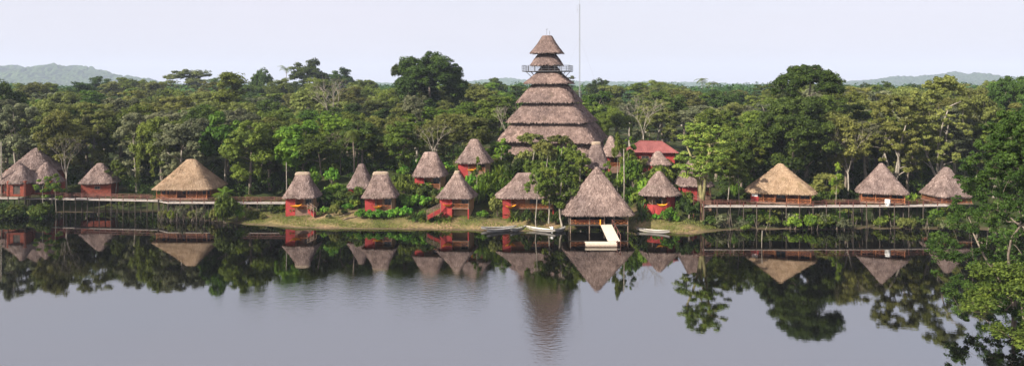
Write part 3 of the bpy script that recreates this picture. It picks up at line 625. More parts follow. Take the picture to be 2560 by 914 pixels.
huts['K'] = hut('cabin', 'pale-topped thatched hut behind the apex of the dock pavilion roof', 1462, 1528, 151, 6, 357, 420, 436, 'back', n=3.2, ridge=(.75,.5), cap=True, k=.0, seed=10, group=GH)
huts['L'] = hut('cabin', 'small pointed thatched hut at the right foot of the tiered tower', 1505, 1557, 159, 5, 340, 390, 416, 'back', n=3, ridge=(.3,.3), k=.04, seed=11, group=GH)
huts['M'] = hut('cabin', 'small thatched hut below the red metal roof, half buried in bushes', 1622, 1682, 150, 5.5, 378, 412, 428, 'back', n=3.4, ridge=(.4,.3), k=.05, seed=12, group=GH)
huts['P'] = hut('cabin', 'small thatched hut with worn red brick wall behind the left boardwalk', 208, 292, 155, 6, 408, 458, 484, 'brick', rot=R(11), n=3.6, ridge=(.5,.4), k=.0, seed=13, w=7.1, group=GH)
lodge('thatched_house', 'large tan thatched house with veranda on the left boardwalk', 478, 150.6, 11.4, 10.2, 398, 474, 497, 0, 21)
lodge('thatched_house', 'large tan thatched house with red corner wall on the right boardwalk', 1951, 138.6, 11.7, 9, 409, 484, 508, -R(18), 22, redleft=True, ridge=(.3,.25))
lodge('thatched_house', 'grey steep pyramid-roofed house beside the white drum on the right boardwalk', 2204, 138.2, 8.3, 7.2, 408, 484, 507, -R(22), 23, bays=3, ridge=(.25,.2), mat='thatch', small=True)
lodge('thatched_house', 'rightmost thatched house half screened by foliage, lit and shaded roof faces', 2366, 142.0, 6.6, 7.4, 418, 492, 508, R(2), 24, bays=3, ridge=(.25,.7), mat='thatch', small=True)

# cluster of joined cones at the far left
def complex_left():
    d0 = 154.; x0 = W(66, d0); zf = Zat(481, 151); o = thing('thatched_lodge', 'cluster of joined conical thatched roofs over red walls at the far left', 'lodge', (x0,d0,zf)); FOOT.append((x0,d0,9))
    for i, (pc, d, wpx, dep, ap, ev, n) in enumerate(((90,161,112,9,370,428,3.2),(46,155,104,7,406,457,2.8),(55,150,56,4.5,414,457,2.3),(116,153,72,6,406,456,2.6))):
        a = wpx/F*d/2; ze = Zat(ev, d-dep/2)-zf; za = Zat(ap, d)-zf; off = (W(pc,d)-x0, d-d0)
        thatch_roof(o, a, dep/2, .3, .3, za-ze, ze, n, 'thatch', 40, .0, seed=30+i, off=off)
        A, B = a*.82, dep*.41; top = ze+.3; g = -.35
        for xx in (-A+.15,A-.15): post(o, off[0]+xx, off[1]-B+.2, -5.5, g, .2, 'darkwood', 'stilt')
        part('wall', wall_x(off[0]-A, off[0]+A, off[1]-B, g, top, .14, (off[0]-A*.3,off[0]+A*.45,.05,1.7)), M['brick'], o)
        part('wall', wall_y(off[1]-B+.14, off[1]+B, off[0]-A, g, top), M['brick'], o); part('wall', wall_y(off[1]-B+.14, off[1]+B, off[0]+A-.14, g, top), M['brick'], o)
        part('wall', wall_x(off[0]-A+.14, off[0]+A-.14, off[1]+B-.14, g, top), M['brick'], o)
        door(o, off[0]-A*.3, off[0]+A*.45, off[1]-B+.03, .06, 1.7, 'darkwood')
        for u in (-1,1): post(o, off[0]+u*A*1.02, off[1]-B-.35, g, top-.1, .15, 'redwood')
complex_left()

# tiered observation tower
def tower():
    d = 185.; o = thing('observation_tower', 'tall seven-tiered thatched pagoda tower rising above the forest', 'tower', (W(1374,d), d, gz(W(1374,d),d)), -R(15)); zb = o.location.z
    FOOT.append((o.location.x, d, 14)); fac = 1.199*2; c, s = math.cos(R(15)), math.sin(R(15))
    tiers = [(1385,268,385,9.7,9.6,12.1,10.0,7),(1385,270,353,11.75,12.5,16.25,9.1,12),(1381,222,305,9.6,16.85,20.95,6.2,12),(1375,162,255,7.0,21.5,25.65,4.1,10),(1373,123,207,5.3,25.95,29.9,1.8,8),(1367.5,90,160,3.7,30.3,32.75,2.1,3.4),(1368,90,130,3.75,33.2,37.3,1.1,3.6)]
    tiers[0] = (1385,268,385,11.6,9.6,12.0,10.3,12)
    for i, (pc, wpx, ey, a, ze, zt, at_, n) in enumerate(tiers):
        sh = W(pc,d) - o.location.x; off = (sh*c, sh*s)
        thatch_roof(o, a, a*.97, at_, at_*.9, zt-ze, ze-zb, n, 'thatch_tower', 18 if i < 5 else 34, .02 if i < 4 else (.10 if i == 4 else -.05 if i == 5 else .06), (.48,.11) if i < 5 else (.42,.09), 40+i, off, nth=64, thick=.2)
        # shaded storey between this tier and the next: columns, recessed wall and rail
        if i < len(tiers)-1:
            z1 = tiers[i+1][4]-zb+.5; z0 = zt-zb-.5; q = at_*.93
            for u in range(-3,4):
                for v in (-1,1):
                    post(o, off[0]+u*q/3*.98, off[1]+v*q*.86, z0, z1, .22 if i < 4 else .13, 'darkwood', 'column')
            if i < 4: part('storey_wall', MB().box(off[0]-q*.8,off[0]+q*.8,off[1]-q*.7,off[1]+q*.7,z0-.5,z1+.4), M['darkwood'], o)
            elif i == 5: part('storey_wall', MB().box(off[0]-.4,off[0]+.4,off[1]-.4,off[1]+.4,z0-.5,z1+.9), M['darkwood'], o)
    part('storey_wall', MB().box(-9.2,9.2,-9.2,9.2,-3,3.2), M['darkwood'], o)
    # lookout balcony under the second roof
    z = 28.75-zb; b_ = part('balcony_deck', MB().box(-6.0,5.2,-3.4,2.6,z-.18,z), M['metal'], o)
    corners = [(-6.0,-3.4),(5.2,-3.4),(5.2,2.6),(-6.0,2.6)]
    for k in range(4):
        (xa,ya),(xb,yb) = corners[k], corners[(k+1)%4]
        for hz in (.45,.9,1.3): part('rail', MB().beam((xa,ya,z+hz),(xb,yb,z+hz),.07), M['metal'], b_)
        nn = 7 if k % 2 == 0 else 4
        for j in range(nn): t = j/nn; part('rail_post', MB().box(xa+(xb-xa)*t-.05,xa+(xb-xa)*t+.05,ya+(yb-ya)*t-.05,ya+(yb-ya)*t+.05,z,z+1.34), M['metal'], b_)
    for xx in (-5.2,-3.9,3.4,4.6):
        for yy in (-3.2,2.4): part('brace', MB().beam((xx,yy,z-.1),(xx*.55,yy*.5,z-2.6),.11), M['metal'], o)
    zt = 37.5-zb
    for xx, hh in ((-.2,1.35),(.5,.95)): post(o, xx-.5, 0, zt, zt+hh, .07, 'metal', 'antenna')
    part('vane', MB().beam((-.95,0,zt+1.35),(-.35,0,zt+1.42),.06), M['metal'], o)
tower()

# dock pavilion on stilts, gangway and jetty
def pavilion():
    df = 127.9; depth = 8.6; dc = df+depth/2; a = 176/F*df/2; x = W(1499.5, df); zf = 1.45; ze = Zat(538,df)-zf; za = Zat(418,dc)-zf
    o = thing('dock_pavilion', 'large steep thatched dock pavilion on stilts over the water', 'pavilion', (x,dc,zf)); FOOT.append((x,dc,6.4))
    thatch_roof(o, a, depth/2, .25, .25, za-ze-.1, ze+.1, 9, 'thatch', 48, .0, (.36,.075), 60, nth=56)
    A, B = a*.82, depth*.41
    part('floor', MB().box(-A-.1,A+.1,-B-.1,B+.1,-.2,0), M['darkwood'], o)
    xs = [-A,-A*.34,A*.18,A*.52,A]
    for i, xx in enumerate(xs):
        for yy in (-B,0,B):
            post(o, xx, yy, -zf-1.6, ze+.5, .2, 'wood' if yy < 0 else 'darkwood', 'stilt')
    balustrade(o, -A+.12, -A*.34-.12, -B, 0, .75, 'orange_wood', 4); balustrade(o, -A*.34+.12, A*.18-.12, -B, 0, .75, 'orange_wood', 3); balustrade(o, A*.52+.12, A-.12, -B, 0, .75, 'orange_wood', 2)
    for xa, xb in ((-A+.1,-A+1.5),(A-.1,A-1.5)): part('brace', MB().beam((xa,-B+.14,ze-.55),(xb,-B+.14,ze+.35),.08), M['orange_wood'], o)
    part('wall', wall_x(-A+.2,A-.2,B-.1,0,ze+.4,.1), M['darkwood'], o); part('wall', wall_y(-B*.2,B-.1,-A+.15,0,ze+.4), M['darkwood'], o)
    part('bench', MB().box(-A*.8,-A*.1,-B*.45,-B*.25,.0,.45), M['red'], o)
    # gangway of loose planks
    gx0, gx1 = W(1509,124), W(1538.5,124); g = thing('gangway', 'pale plank gangway sloping from the dock pavilion to the landing', 'gangway', ((gx0+gx1)/2, 123.5, 0))
    hw = (gx1-gx0)/2; y0, y1 = dc-B-.12-123.5, -5.0; n = 17
    def zz(t): return zf-.02 + (.62-zf)*t
    for i in range(n):
        t0, t1 = i/n, (i+1)/n-.006
        m = MB().beam((0, y0+(y1-y0)*t0, zz(t0)), (0, y0+(y1-y0)*t1, zz(t1)), hw*2, .06); part('plank', m, M['jetty'], g)
    for u in (-1,1):
        part('stringer', MB().beam((u*hw*.8,y0-.05,zz(0)-.11),(u*hw*.8,y1+.05,zz(1)-.11),.1,.14), M['darkwood'], g)
    for t in (.02,.35,.68,1.0): post(g, hw+.06, y0+(y1-y0)*t, -1.5, zz(t)+.95, .13, 'redwood')
    part('handrail', MB().beam((hw+.06,y0,zz(0)+.9),(hw+.06,y1,zz(1)+.9),.08), M['redwood'], g)
    part('bollard', MB().box(-hw-.12,-hw+.04,y0-.35,y0-.2,zz(0),zz(0)+.9), M['orange'], g)
    l0, l1 = W(1462,118.3), W(1540,118.3); j = thing('landing_stage', 'low L-shaped plank landing stage floating at the end of the gangway', 'jetty', ((l0+l1)/2,118.0,0)); hw = (l1-l0)/2
    for i in range(5): part('plank', MB().box(-hw,hw,-.55+i*.21,-.35+i*.21,.50,.56), M['jetty'], j)
    part('fascia', MB().box(-hw+.003,hw-.003,-.62,-.56,.30,.555), M['jetty'], j); part('step_plank', MB().box(-hw,hw,-.95,-.66,.18,.25), M['jetty'], j); part('fascia', MB().box(-hw+.02,hw-.02,-.93,-.88,.02,.17), M['wood'], j)
    for u in (-.92,-.3,.3,.95):
        for v in (-.45,.4): post(j, hw*u, v, -1.6, .49, .16, 'darkwood', 'stilt')
    post(j, hw+.1, -.6, -1.6, .9, .15, 'redwood', 'mooring_post')
pavilion()

# building with corrugated red roof
def red_building():
    d = 163.; pl, pr = 1563, 1690; w = (pr-pl)/F*d; o = thing('red_roofed_building', 'low building with hipped corrugated red metal roof right of the tower', 'building', (W(1627,d),d,Zat(402,d)), R(-6)); FOOT.append((W(1627,d),d,6)); zf = o.location.z
    ze, zt = Zat(381,d-4)-zf, Zat(352,d)-zf; a, b = w/2, 4.2; r = a*.42; m = MB()
    def face(q0, q1, t0, t1):     # corrugated slope between an eave edge and a top edge
        q0,q1,t0,t1 = map(Vector,(q0,q1,t0,t1)); n = max(6,int((q1-q0).length/.22)); nr = (q1-q0).cross(t0-q0).normalized(); b0 = len(m.v)
        for i in range(n+1):
            u = i/n; off = nr*(.05 if i % 2 else 0); m.v += [tuple(q0.lerp(q1,u)+off), tuple(t0.lerp(t1,u)+off)]
        m.f += [(b0+2*i,b0+2*i+2,b0+2*i+3,b0+2*i+1) for i in range(n)]
    face((-a,-b,ze),(a,-b,ze-.1),(-r,0,zt),(r,0,zt-.1)); face((a,b,ze),(-a,b,ze),(r,0,zt-.1),(-r,0,zt)); face((-a,b,ze),(-a,-b,ze),(-r,0,zt),(-r,0,zt)); face((a,-b,ze-.1),(a,b,ze),(r,0,zt-.1),(r,0,zt-.1))
    rf = part('roof', m, M['redmetal'], o); part('ridge_cap', MB().beam((-r-.1,0,zt+.05),(r+.1,0,zt-.05),.3,.12), M['redmetal'], rf)
    for p_, q_ in (((-r,0,zt+.05),(-a,-b,ze+.06)),((r,0,zt-.05),(a,-b,ze-.04))): part('hip_cap', MB().beam(p_,q_,.22,.08), M['redmetal'], rf)
    A,B = a*.86,b*.8
    part('wall', wall_x(-A,A,-B,-2,ze+.4,.15,(-2.2,-.6,.4,1.3)), M['red'], o); window(o,-2.2,-.6,-B,.4,1.3)
    part('wall', wall_y(-B+.15,B,-A,-2,ze+.4), M['red'], o); part('wall', wall_y(-B+.15,B,A-.15,-2,ze+.4), M['red'], o); part('wall', wall_x(-A+.15,A-.15,B-.15,-2,ze+.4), M['red'], o)
red_building()

def mast():
    d = 235.; x = W(1449,d); zb = gz(x,d); H = Zat(6,d)-zb; o = thing('radio_mast', 'thin grey lattice radio mast right of the tower', 'mast', (x,d,zb)); r = .21
    L = [(r*math.cos(a), r*math.sin(a)) for a in (R(90),R(210),R(330))]
    for px_, py_ in L: part('mast_leg', MB().beam((px_,py_,-1),(px_,py_,H*.985),.055), M['mast'], o)
    n = int(H/.8); m = MB()
    for i in range(n):
        z0, z1 = i*.8, (i+1)*.8
        for k in range(3):
            p_, q_ = L[k], L[(k+1)%3]; m.beam((*p_,z0),(*q_,z1),.035); m.beam((*p_,z0),(*q_,z0),.035)
    part('lattice_bracing', m, M['mast'], o, kind='stuff')
    part('aerial', MB().beam((0,0,H*.97),(0,0,H+1.0),.07), M['mast'], o); part('dipole', MB().beam((-.75,0,H-3.2),(-.75,0,H-.9),.07).beam((-.75,0,H-2.4),(0,0,H-2.4),.06), M['mast'], o)
    for a in (0.5,2.6,4.7): part('guy_wire', MB().beam((0,0,H*.75),(14*math.cos(a),14*math.sin(a),0),.015), M['mast'], o)
mast()

# ------------------------------------------------------------------ boardwalks
def boardwalk(label, path, z, width, gaps_front=(), gaps_back=(), rail_h=.95):
    pts = [Vector((W(p,d), d, 0)) for p, d in path]; mid = pts[len(pts)//2]
    o = thing('boardwalk', label, 'boardwalk', (mid.x, mid.y, z)); deck = MB(); dirs = []
    org = Vector((mid.x, mid.y, 0))
    for a, b in zip(pts[:-1], pts[1:]):
        d = (b-a); L = d.length; d.normalize(); nrm = Vector((-d.y, d.x, 0)); nrm = nrm if nrm.y > 0 else -nrm
        n = max(1,int(L/.24)); rr = random.Random(int(L*100))
        for i in range(n):
            p0, p1 = a + d*(L*i/n), a + d*(L*(i+1)/n-.02); zz = rr.uniform(-.012,.012); q = [p0, p1, p1+nrm*width, p0+nrm*width]; bI = len(deck.v)
            for h in (-.06,0): deck.v += [(v.x-org.x, v.y-org.y, h+zz) for v in q]
            deck.f += [tuple(bI+k for k in f) for f in ((0,3,2,1),(4,5,6,7),(0,1,5,4),(1,2,6,5),(2,3,7,6),(3,0,4,7))]
        part('edge_beam', MB().beam(tuple(a-org-nrm*.05+Vector((0,0,-.06))), tuple(b-org-nrm*.05+Vector((0,0,-.06))), .07, .11), M['plank'], o)
        part('bearer', MB().beam(tuple(a-org+nrm*.3+Vector((0,0,-.22))), tuple(b-org+nrm*.3+Vector((0,0,-.22))), .12, .2), M['darkwood'], o)
        m = max(1, round(L/2.4)); step = L/m
        for side, gaps in ((0,gaps_front),(1,gaps_back)):
            for i in range(m):
                p0 = a + d*step*i + nrm*(width*side + (.04 if not side else -.04)); p1 = p0 + d*step; pc = (p0+p1)/2; px = 1280 + pc.x/pc.y*F
                q0 = p0 - org
                post_z = -z + gz(p0.x,p0.y) - 1.2 if gz(p0.x,p0.y) < 0 else -z + gz(p0.x,p0.y) - .5
                part('stilt', MB().tube([(q0.x,q0.y,min(post_z,-.5)),(q0.x,q0.y,-.1)],[.10,.09],6), M['darkwood'], o)
                if any(g0 <= px <= g1 for g0, g1 in gaps): continue
                part('rail_post', MB().box(q0.x-.06,q0.x+.06,q0.y-.06,q0.y+.06,-.1,rail_h), M['redwood'], o)
                q1 = p1 - org
                for hz in (rail_h-.04, rail_h*.52): part('rail', MB().beam((q0.x,q0.y,hz),(q1.x,q1.y,hz+rr.uniform(-.02,.02)),.07,.085), M['redwood'], o)
    part('deck', deck, M['plank'], o, kind='stuff'); return o
boardwalk('long railed boardwalk on stilts passing the left huts and tan house', [(-90,151),(130,149.6),(398,146.6),(420,144.2),(540,143.9),(712,143.6)], 2.82, 1.9, gaps_back=((395,560),(30,130)))
boardwalk('red-railed stilt boardwalk along the right shore houses', [(1760,133.2),(1925,133),(1966,133),(2200,133.2),(2380,134.2)], 3.78, 1.9, gaps_front=((1926,1966),), gaps_back=((1870,2040),(2150,2262)))
def curved_rail():
    d = 133.2; x = W(1760,d); o = thing('curved_handrail', 'curved red handrail at the lakeside-tree end of the right boardwalk', 'handrail', (x-.1,d,3.72))
    for z, dy in ((.98,0),(.52,0)):
        part('rail', MB().tube([(-1.2,2.2,z+.75),(-.6,1.5,z+.55),(-.25,.8,z+.2),(0,.1,z)],[.06]*4,6), M['redwood'], o)
    for p_, z in (((-1.2,2.2),1.7),((-.25,.8),1.2),((0,.1),1.0)): part('rail_post', MB().box(p_[0]-.06,p_[0]+.06,p_[1]-.06,p_[1]+.06,-2.4,z), M['redwood'], o)
    part('side_panel', MB().box(.08,.14,.1,1.85,0.0,.5), M['plank'], o)
curved_rail()
def drum():
    d = 133.7; o = thing('white_drum', 'white drum standing on the boardwalk before the grey pyramid-roofed house', 'drum', (W(2219,d),d,3.80)); m = MB(); pr = [(0,.40),(.05,.46),(.35,.43),(.4,.47),(.75,.47),(.8,.43),(1.08,.46),(1.14,.40)]
    m.tube([(0,0,z) for z,_ in pr],[r for _,r in pr],14); part('shell', m, M['white'], o, True); part('lid', MB().tube([(0,0,1.142),(0,0,1.19)],[.37,.36],14), M['plank'], o)
drum()

# ------------------------------------------------------------------ boats and small things
def canoe(label, p0, p1, mat, z=.0, wide=.42, seats=2, tilt=0, group='canoes on the shore'):
    (xa,ya),(xb,yb) = [(W(p,Dw(y)),Dw(y)) for p,y in (p0,p1)]; L = math.hypot(xb-xa,yb-ya); rz = math.atan2(yb-ya,xb-xa)
    o = thing('canoe', label, 'canoe', ((xa+xb)/2,(ya+yb)/2,z+.02), rz, group); o.rotation_euler = (tilt,0,rz); n = 18; outer = []; V=[]; Fs=[]
    prof = [(-1,.42),(-.9,.12),(-.45,-.10),(0,-.14),(.45,-.10),(.9,.12),(1,.42)]
    for inn in (0,1):
        for i in range(n+1):
            t = i/n*2-1; w = wide*(1-abs(t)**2.6)**.75 + .015; sh = .34*abs(t)**3
            for u, zz in prof: V.append((t*L/2*(1-.008*inn), u*(w-.035*inn), (zz if u not in (-1,1) else zz+.0)*(.75+.25*(1-abs(t)**4)) + sh + (.035*inn if abs(u) < 1 else 0)))
    k = len(prof)
    for inn in (0,1):
        b = inn*(n+1)*k
        for i in range(n):
            for j in range(k-1):
                q = (b+i*k+j, b+(i+1)*k+j, b+(i+1)*k+j+1, b+i*k+j+1); Fs.append(q if not inn else q[::-1])
    for i in range(n):
        for j in (0,k-1): Fs.append((i*k+j, (i+1)*k+j, (n+1)*k+(i+1)*k+j, (n+1)*k+i*k+j))
    m = MB(); m.v = V; m.f = Fs; part('hull', m, M[mat], o, True)
    for s in range(seats): x = L*(-.22+.44*s/max(1,seats-1)); part('seat', MB().box(x-.12,x+.12,-wide*.86,wide*.86,.26,.29), M['wood'], o)
    return o
canoe('long grey canoe, nearest of the canoes beached left', (1217,583), (1313,571), 'canoe', .02, .46, 3)
canoe('thin grey canoe behind the nearest long canoe', (1203,575.5), (1292,572.5), 'canoe', .05, .36, 2)
canoe('short grey canoe overlapping the bow of the long grey one', (1276,580), (1314,573), 'canoe', .05, .40, 1)
c4 = canoe('cream canoe with outboard motor beside the leafy shoreline bush', (1314,573), (1388,582), 'canoe_w', .04, .5, 3)
mt = part('outboard_motor', MB().box(2.2,2.6,-.16,.16,.55,.95).box(2.3,2.45,-.06,.06,-.1,.55).beam((2.2,0,.8),(1.7,.1,.85),.05), M['white'], c4)
canoe('short dark-sided canoe nearest the dock pavilion', (1387,581.5), (1413,575), 'canoe', .05, .40, 1)
canoe('slim pale canoe pulled up right of the dock pavilion', (1592,577.5), (1674,584.5), 'canoe_w', .03, .36, 2)

def hammock(label, px, y, d, L, rz=0, mat='orange'):
    o = thing('hammock', label, 'hammock', (W(px,d),d,Zat(y,d)), rz, 'orange hammocks on verandas'); m = MB(); n, k = 12, 5
    for lay in (0,1):
        for i in range(n+1):
            t = i/n*2-1
            for j in range(k+1):
                u = j/k*2-1; wd = .45*(1-.7*abs(t)**3); m.v.append((t*L/2, u*wd, .55*t*t - .10*(1-u*u)*(1-t*t) + .35*u*u*(1-abs(t)) + .02*lay))
    for lay in (0,1):
        b = lay*(n+1)*(k+1); m.f += [(b+i*(k+1)+j, b+(i+1)*(k+1)+j, b+(i+1)*(k+1)+j+1, b+i*(k+1)+j+1) for i in range(n) for j in range(k)]
    part('sling', m, M[mat], o, True)
    for s in (-1,1): part('cord', MB().beam((s*L/2,0,.55),(s*(L/2+.35),0,.85),.03), M['wood'], o)
hammock('orange hammock before the flat-capped cabin by the left boardwalk', 739, 518, 138.9, 2.2, R(12))
hammock('orange hammock on the cabin behind the clipped hedge', 944, 520, 138.0, 2.0, R(-8))
hammock('orange hammock on the steep cabin with tall red wall', 1119, 515, 136.7, 2.0, R(15))
hammock('orange hammock on the wide cabin behind slim trees', 1276, 519, 136.0, 2.0, R(5))
hammock('orange hammock on the round red hut', 1655, 516, 136.0, 1.9, R(-10))
hammock('orange hammock on the hut left of the tower', 1178, 428, 150.3, 1.8, R(6))
hammock('orange hammock below the hut behind the pavilion apex', 1476, 434, 150.6, 1.7, R(10))
def stairs(label, px, y, d, n, rz, w=1.3, run=.32, rise=.2):
    x = W(px,d); zt = Zat(y,d); o = thing('garden_steps', label, 'steps', (x,d,zt), rz)
    for i in range(n): part('step', MB().box(run*i*-1-run, run*i*-1, -w/2, w/2, -rise*(i+1)-.6, -rise*(i+1)+.0), M['red'], o)
    for v in (-1,1):
        part('handrail', MB().beam((.1,v*w/2,.85),(-run*n,v*w/2,.85-rise*n),.08), M['wood'], o); part('handrail', MB().beam((.1,v*w/2,.45),(-run*n,v*w/2,.45-rise*n),.06), M['wood'], o)
        for t in (0,.5,1): part('rail_post', MB().box(-run*n*t-.04,-run*n*t+.04,v*w/2-.04,v*w/2+.04,-rise*n*t-.7,.88-rise*n*t), M['wood'], o)
stairs('red steps with wooden handrails climbing to the boardwalk-end cabin', 772, 520, 138.6, 4, R(165), 1.0)
stairs('red steps with wooden handrails left of the steep open-fronted cabin', 1101, 521, 135.6, 7, R(8), 1.2, .34, .17)
def stake():
    d = Dw(618); o = tag(link('mooring_stake', MB().tube([(0,0,-1.5),(.04,.02,1.2),(.10,.02,2.6)],[.06,.055,.045],7).mesh('mooring_stake',True), M['palebark'], None, (W(1904,d),d,0)), 'thin pale stake standing in water before the right boardwalk', 'stake')
stake()
def log_edge(label, pts, r=.10):
    P_ = [(W(p,d), d) for p, d in pts]; x0, y0 = P_[0]; z0 = gz(x0,y0)
    tag(link('log_edging', MB().tube([(x-x0,y-y0,gz(x,y)-z0+.10) for x,y in P_],[r]*len(P_),7).mesh('log_edging',True), M['wood'], None, (x0,y0,z0)), label, 'log')
log_edge('front weathered log edging the earth path left of the hedge', [(858,136.5),(870,137.4),(884,138.0),(893,138.2)])
log_edge('rear weathered log edging the earth path left of the hedge', [(848,138.2),(866,139.6),(884,140.4)])
log_edge('weathered log edging the garden path left of the steep cabin', [(1020,137.5),(1036,138.4),(1050,138.6)])
# ------------------------------------------------------------------ trees with a place of their own in the photograph
G0 = 'landmark trees'
def hero(key, px, top, d, wpx, label, name='rainforest_tree', **k): return tree_px(key, px, top, d, wpx, label=label, name=name, group=None, **k)
hero('giant', 1078, 122, 235, 205, 'huge dark dome-crowned tree towering over the forest left of the tower')
hero('umbrella', 1012, 146, 243, 80, 'thin flat-topped tree touching the left side of the huge dome-crowned tree')
hero('spreading', 2015, 158, 166, 200, 'tall spreading dark tree above the right tan house, highest on that side')
hero('leafy', 1985, 232, 155, 235, 'broad dense dark tree directly behind the right tan house')
hero('forked', 2345, 185, 153, 175, 'tall olive tree with forked pale trunks behind the rightmost house', name='forked_tree')
hero('forked', 2235, 232, 151, 170, 'olive tree with pale forked trunk behind the grey pyramid-roofed house', name='forked_tree', rz=2.0)
hero('leafy', 2530, 182, 178, 150, 'dark dome-crowned tree at the right edge of the forest skyline')
hero('olive', 2440, 232, 158, 150, 'olive tree between the forked tree and the right edge')
hero('evergreen', 10, 198, 196, 120, 'dark tall tree at the left edge of the skyline')
hero('column', 578, 180, 232, 105, 'rounded green tree rising above the skyline behind the left tan house')
hero('evergreen2', 772, 143, 400, 105, 'hazy tall tree on the skyline, highest in the left middle')
hero('evergreen', 655, 168, 380, 70, 'hazy round tree on the skyline left of the tallest hazy one')
hero('olive', 480, 172, 470, 150, 'hazy broad giant tree on the skyline above the left tan house')
hero('evergreen2', 255, 188, 400, 95, 'left of two hazy blue-green skyline trees before the left hill')
hero('broad', 335, 190, 390, 110, 'right of two hazy blue-green skyline trees before the left hill')
hero('evergreen2', 850, 166, 430, 90, 'hazy round skyline tree between the tallest hazy tree and the huge dome')
for px_, t_, d_, w_, k_, l_ in [(392,200,410,80,'broad2','hazy tree on the skyline just left of the hazy broad giant'),(545,192,440,80,'evergreen2','hazy tree on the skyline just right of the hazy broad giant'),(700,192,360,80,'lumpy','low hazy tree on the skyline under the hazy palm'),(915,196,420,80,'broad','hazy tree on the skyline close left of the huge dome'),(60,205,330,90,'lumpy','hazy tree on the skyline before the left hill, leftmost'),(1235,192,400,80,'broad2','hazy tree on the skyline between the huge dome and tower'),(1500,194,360,90,'evergreen','hazy tree on the skyline just right of the mast'),(1650,198,380,100,'lumpy','hazy tree on the skyline left of the two palms')]:
    hero(k_, px_, t_, d_, w_, l_)
hero('evergreen', 2165, 205, 330, 60, 'left of two round skyline trees before the right hill')
hero('evergreen2', 2212, 200, 330, 60, 'right of two round skyline trees before the right hill')
hero('lakeside', 1756, 304, 134.6, 165, 'yellow-green lakeside tree with mossy forked trunk right of the dock pavilion', name='lakeside_tree', rz=.6)
hero('bright', 755, 296, 158, 150, 'bright green vine-draped tree behind the boardwalk-end cabin')
hero('evergreen', 905, 300, 162, 130, 'dark tree behind the twin thatched cabins')
hero('grey', 1040, 235, 190, 110, 'pale grey-green tree below the huge dome-crowned tree')
hero('broad2', 1010, 300, 160, 110, 'green tree left of the dark mossy-ridged cabin')

# bare and palm trees
def bare_tree(label, px, top, base_d, wpx, seed, mat='palebark', leaves=0):
    rng = np.random.default_rng(seed); x = W(px,base_d); z = gz(x,base_d); H = Zat(top,base_d)-z; Rw = wpx/F*base_d/2
    o = thing('bare_tree', label, 'tree', (x,base_d,z), 0, None); mb = MB(); tips = []; trunk = MB()
    h0 = H*.42; trunk.tube([(0,0,-1),(.1,0,h0*.5),(0,.1,h0)],[H*.013,H*.009,H*.007],7)
    def rec(p, dirv, L, r, lev):
        q = p + dirv*L; limb(mb, rng, p, q, r, r*.55, 4, .07, 5)
        if lev == 0: tips.append(q); return
        for k in range(3 if lev > 1 else 3):
            d2 = dirv*.75 + unit(rng,1)[0]*.75*np.array([1,1,.6]) + np.array([0,0,.22]); d2 /= np.linalg.norm(d2); rec(q, d2, L*rng.uniform(.55,.8), r*.55, lev-1)
    for k in range(5):
        a = k*1.26+rng.uniform(-.3,.3); d = np.array([math.cos(a)*Rw/H*1.7, math.sin(a)*Rw/H*1.4, rng.uniform(.7,1.1)]); d /= np.linalg.norm(d)
        rec(np.array([0,.1,h0*(.8+.2*rng.random())]), d, H*.24, H*.0048, 3)
    part('trunk', trunk, M[mat], o, True); part('bare_branches', mb, M[mat], o)
    if leaves:
        P,N,S,T = cloud(rng, [(t, .6) for t in tips[::3]], leaves, .24, 3); c = leaf_mesh('crown',P,N,S,T,rng); link('crown', c, M['olive'], o)
bare_tree('leafless pale tree with spreading branches right of the radio mast', 1608, 232, 182, 95, 1)
bare_tree('bare white-trunked tree on the skyline left of the huge dome-crowned tree', 830, 188, 205, 60, 2, leaves=6)
bare_tree('leafless tangled tree beside the tall palm behind the twin cabins', 850, 320, 157, 80, 3, 'bark')
bare_tree('pale-branched tree behind the dark mossy-ridged cabin', 1082, 292, 157, 100, 4, leaves=10)
bare_tree('bare branching tree at the left foot of the tower', 1268, 250, 186, 100, 5)
bare_tree('leaning bare pale tree right of the broad dark tree', 2120, 300, 151, 110, 6, leaves=5)
bare_tree('thin bare tree behind the small brick-walled hut', 165, 330, 160, 60, 7, leaves=12)

def palm(label, px, top, d, crown_px, seed, droop=.9, n=14, lean=.3, mat='mid', zb=None):
    rng = np.random.default_rng(seed); x = W(px,d); z = gz(x,d) if zb is None else zb; H = Zat(top,d)-z; Lf = crown_px/F*d*.55; hs = H - Lf*.35
    o = thing('palm_tree', label, 'palm', (x,d,z), rng.uniform(0,6), None); r = .16
    part('trunk', MB().tube([(0,0,-1),(lean*.3,0,hs*.4),(lean*.8,0,hs*.8),(lean,0,hs)],[r*1.4,r,r*.85,r*.75],8), M['bark'], o, True)
    for k in range(n):
        a = 2*math.pi*k/n + rng.uniform(-.2,.2); el = rng.uniform(.2,1.1); P=[];N=[];V=[];q=[]
        u = np.array([math.cos(a),math.sin(a),0]); s = np.array([-u[1],u[0],0]); m = 16; prev = np.array([lean,0,hs]); vel = u*math.cos(el)+np.array([0,0,math.sin(el)]); st = Lf*rng.uniform(.8,1.1)/m
        for i in range(m):
            vel = vel + np.array([0,0,-droop*.16]); vel /= np.linalg.norm(vel); nx_ = prev + vel*st; w = Lf*.24*math.sin(math.pi*(.12+.85*i/m))
            for sg in (-1,1):
                b = len(V); c0 = prev; c1 = prev*.35+nx_*.65; tip = (prev+nx_)/2 + s*sg*w + vel*w*.45 - np.array([0,0,w*.45]); V += [c0, c1, tip+vel*st*.2, tip]; q.append((b,b+1,b+2,b+3))
            prev = nx_
        me = mesh_np('frond', np.array(V), np.array(q), np.clip(rng.normal(.5,.15,len(V)),.05,.95)); link('frond', me, M[mat], o)
